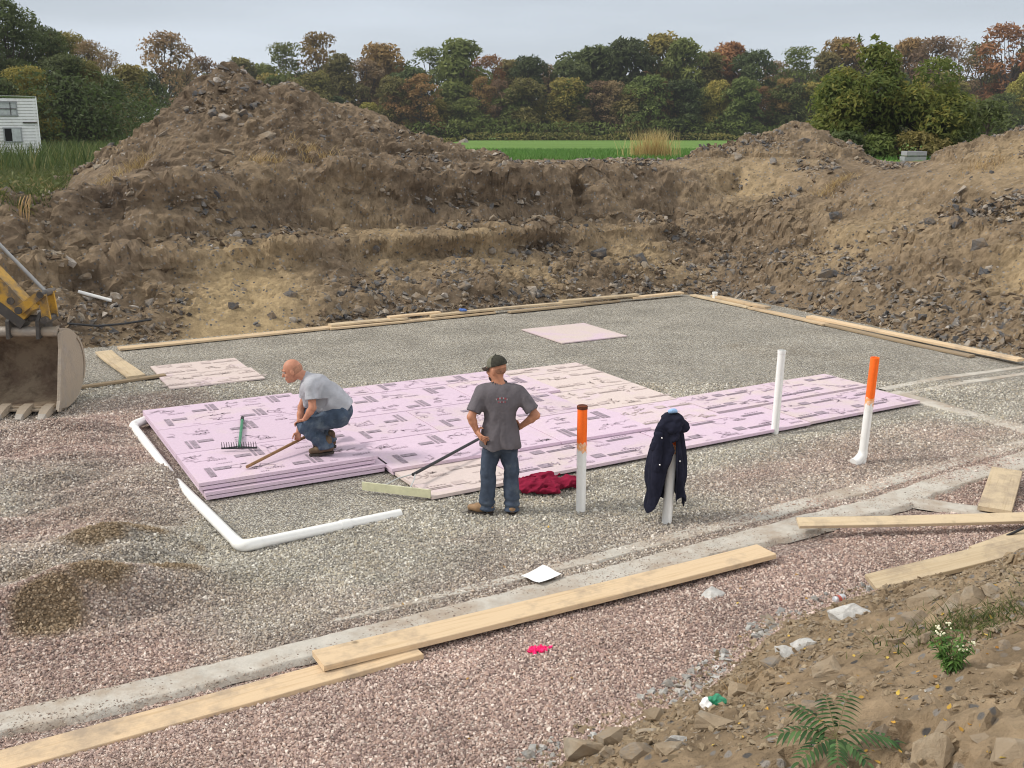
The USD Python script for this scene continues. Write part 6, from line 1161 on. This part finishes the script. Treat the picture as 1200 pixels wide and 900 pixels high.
q = near_px(26000, -4, 16, 35.5, 62); k = (q[:, 0] < .5 * q[:, 1]); blades('field_edge_grass', q[k], .17, .5, .02, L_['grass'], 'green grass blades at the near edge of the field', 'grass', 7)
def tuft(px_, py_, n, spread, h, kind, label, cat, seed, lean=.5, width=.007, back=0.0):
    c = on(px_, py_); r = np.random.default_rng(seed); q = c[:2] + r.normal(size=(n, 2)) * spread + (0, back); return blades('straw_tuft' if kind == 'straw' else 'weed_clump', q, h, lean, width, L_[kind], label, cat, seed)
tuft(766, 186, 700, (.42, .13), .85, 'straw', 'tall golden straw tuft standing at the rim before the field', 'dry grass', 11, .35, .010, back=.3)
tuft(316, 193, 240, (.28, .12), .22, 'straw', 'dry orange straw tuft at the rim below the big heap', 'dry grass', 12, .9)
tuft(362, 185, 220, (.30, .12), .26, 'straw', 'pale straw tuft at the rim right of the heap\'s middle', 'dry grass', 13, .9)
tuft(160, 198, 160, (.2, .12), .2, 'straw', 'small straw tuft at the left foot of the big heap', 'dry grass', 14, .9); tuft(127, 213, 140, (.25, .12), .18, 'straw', 'straw wisps on the rim at the left', 'dry grass', 15, 1.)
tuft(980, 215, 260, (.32, .12), .2, 'straw', 'flattened straw patch below the right heap', 'dry grass', 16, 1.4); tuft(1155, 195, 160, (.3, .15), .2, 'straw', 'straw wisps on the heap at the right edge', 'dry grass', 17, 1.); tuft(230, 178, 120, (.2, .1), .16, 'straw', 'straw wisps on the big heap', 'dry grass', 18, 1.)
c = on(35, 252); rt = []
for k in range(9):
    a = c + (rng.normal() * .18, -.1, .25 + .2 * rng.random()); rt.append(tube([a, a + (.03 * rng.normal(), -.12, -.15), a + (.08 * rng.normal(), -.16, -.45 - .3 * rng.random())], [.010, .008, .003], 5))
obj('hanging_roots', cat_mesh(rt), plain('pale_roots', (.36, .24, .11), .8, .2, noise=.2), kind='stuff', label='pale roots hanging from the rim at the left edge', cat='roots')

# ------------------------------------------------------------------ plants of the near bank
def leaflet(L, W_, bend=.25):
    n = 7; t = np.linspace(0, 1, n); w = W_ * np.sin(np.pi * t ** .75) * (1 - .2 * t); z = -bend * L * t ** 2; v = np.vstack([np.c_[t * L, w, z + .12 * w], np.c_[t * L, -w, z + .12 * w], np.c_[t * L, 0 * t, z]]); k = np.arange(n - 1)
    return v, np.vstack([np.stack([2 * n + k, 2 * n + k + 1, k + 1, k], 1), np.stack([n + k, n + k + 1, 2 * n + k + 1, 2 * n + k], 1)])
L_['sumac'] = leaf_look('seedling_leaves', [(0, (.025, .065, .018)), (.6, (.05, .115, .03)), (1, (.09, .16, .05))], .25)
M_stem = plain('green_stem', (.14, .12, .05), .6, .3, noise=.2)
c = on(975, 893); t = thing('seedling', 'dark green seedling with long feather-shaped leaves at the bottom of the bank', 'plant', c, 0, .68)
obj('stem', tube([(0, 0, -.03), (.01, .01, .10), (.02, .02, .20)], [.008, .007, .004], 8), M_stem, t, smooth=40)
for k, (az, el, L) in enumerate([(2.95, .35, .42), (2.55, .75, .40), (.15, .25, .46), (1.0, .9, .42), (-2.6, .2, .36), (-.9, .15, .26), (-1.8, .25, .28), (1.75, 1.0, .34)]):
    r = np.random.default_rng(200 + k); base = np.array((.02, .02, .19)); s = np.linspace(0, 1, 9); rad = L * s; zz = .19 + L * (math.sin(el) * s - .55 * s ** 2 * math.cos(el) * .8); path = np.stack([.02 + rad * math.cos(el) * math.cos(az), .02 + rad * math.cos(el) * math.sin(az), zz], 1)
    fr = obj('leaf', tube(path, np.linspace(.004, .0015, 9), 5), M_stem, t, smooth=40)
    side_ = np.array((-math.sin(az), math.cos(az), 0)); fw = np.array((math.cos(az), math.sin(az), 0)); V, Fq, o = [], [], 0
    for j in range(9):
        for sg in (-1, 1) if j < 8 else (0,):
            f_ = .2 + .1 * j; p = np.array([np.interp(f_, s, path[:, i]) for i in range(3)]); d = fw * .55 + side_ * sg if sg else fw; d = d / np.linalg.norm(d); up = np.array((0, 0, 1.0)); v, f = leaflet((.105 + .03 * math.sin(3 * f_)) * L / .42, .0155, .35 + .2 * r.random()); yv = np.cross(up, d); w = p + v[:, :1] * d + v[:, 1:2] * yv + v[:, 2:] * up
            tn = r.random(); m = raw_mesh('leaflet', w, f, None, L_['sumac'], fr, attrs={'tone': np.full(len(w), tn)})
L_['weed2'] = leaf_look('bright_weed_leaves', [(0, (.04, .10, .018)), (.6, (.085, .19, .03)), (1, (.14, .25, .06))], .3)
c = on(1112, 790); t = thing('flowering_weed', 'bushy bright green weed with clusters of small white flowers on the bank', 'plant', c, 0, .74); r = np.random.default_rng(301)
st = []; V, Fq, T, o = [], [], [], 0
M_petal = plain('cream_flowers', (.70, .68, .50), .7, .2, noise=.1); fl = []
for k in range(13):
    a, l = r.random() * 6.28, .10 * r.random() ** .5; tip = np.array((math.cos(a) * (l + .05), math.sin(a) * (l + .05), .24 + .15 * r.random())); st.append(tube([(0, 0, -.03), tip * (.4, .4, .5), tip], [.005, .004, .002], 5))
    for j in range(26):
        f_ = .15 + .8 * r.random(); p = tip * f_; ang = r.random() * 6.28; d = np.array((math.cos(ang), math.sin(ang), .4 * r.normal() + .2)); d /= np.linalg.norm(d); v, f = leaflet(.045 + .035 * r.random(), .010, .4); yv = np.cross((0, 0, 1), d); yv /= np.linalg.norm(yv); w = p + v[:, :1] * d + v[:, 1:2] * yv + v[:, 2:] * np.array((0, 0, 1)); V.append(w); Fq.append(f + o); T.append(np.full(len(w), r.random())); o += len(w)
    if k % 3 == 0:
        for j in range(9):
            m = trimesh.creation.icosphere(1, .006 + .003 * r.random()); m.apply_translation(tip + r.normal(size=3) * (.018, .018, .009) + (0, 0, .01)); fl.append(m)
obj('stems', cat_mesh(st), M_stem, t, kind='stuff'); raw_mesh('leaves', np.vstack(V), np.vstack(Fq), None, L_['weed2'], t, attrs={'tone': np.hstack(T)}, kind='stuff'); obj('flowers', cat_mesh(fl), M_petal, t, kind='stuff')
def patch_at(px_, py_, n, spread, h, kind, label, seed):
    c = on(px_, py_); r = np.random.default_rng(seed); blades('grass_patch', c[:2] + r.normal(size=(n, 2)) * spread, h, 1.1, .0055, L_[kind], label, 'grass', seed)
patch_at(1145, 738, 900, (.30, .15), .085, 'weed', 'sparse green grass patch on the bank behind the flowering weed', 21); patch_at(1075, 722, 90, (.3, .1), .05, 'weed', 'thin grass sprigs by the rocks under the plank', 22)
patch_at(872, 806, 120, (.07, .03), .06, 'straw', 'straw wisp over the rounded tan stone', 23)
L_['fallen'] = leaf_look('fallen_yellow_leaf', [(0, (.34, .16, .02)), (.5, (.55, .32, .03)), (1, (.66, .46, .08))], .2)
r9 = np.random.default_rng(99); proto_leaf = None
for k in range(80):
    if k < 52: px_, py_ = r9.uniform(830, 1200), r9.uniform(700, 900)
    else: px_, py_ = r9.uniform(430, 1190), r9.uniform(560, 890)
    c = on(px_, py_); near = bank_s(c[0], c[1]) > 0
    v, f = leaflet(.020 + .018 * r9.random(), .009 + .004 * r9.random(), .3 * r9.normal()); a = r9.random() * 6.28; R = trimesh.transformations.euler_matrix(r9.normal() * .25, r9.normal() * .25, a)[:3, :3]
    raw_mesh('fallen_leaf', v @ R.T + c + (0, 0, .018), f, None, L_['fallen'], attrs={'tone': np.full(len(v), r9.random())}, label='small yellow fallen leaf lying on the brown near bank' if near else 'small yellow fallen leaf lying on the gravel', cat='leaf', group='fallen leaves on the near bank' if near else 'fallen leaves on the gravel')
# ------------------------------------------------------------------ a little haze over the far trees
HAZE = 0.00022
hz = obj('haze', box(900, 900, 46, (0, 300, 19.0)), mat('thin_haze', {'v': ('principled_volume', {'color': (.86, .90, .95), 'density': HAZE, 'anisotropy': .2})}, (), surface=None, volume='v.volume'), kind='stuff', label='thin haze over the site and the fields beyond', cat='haze')
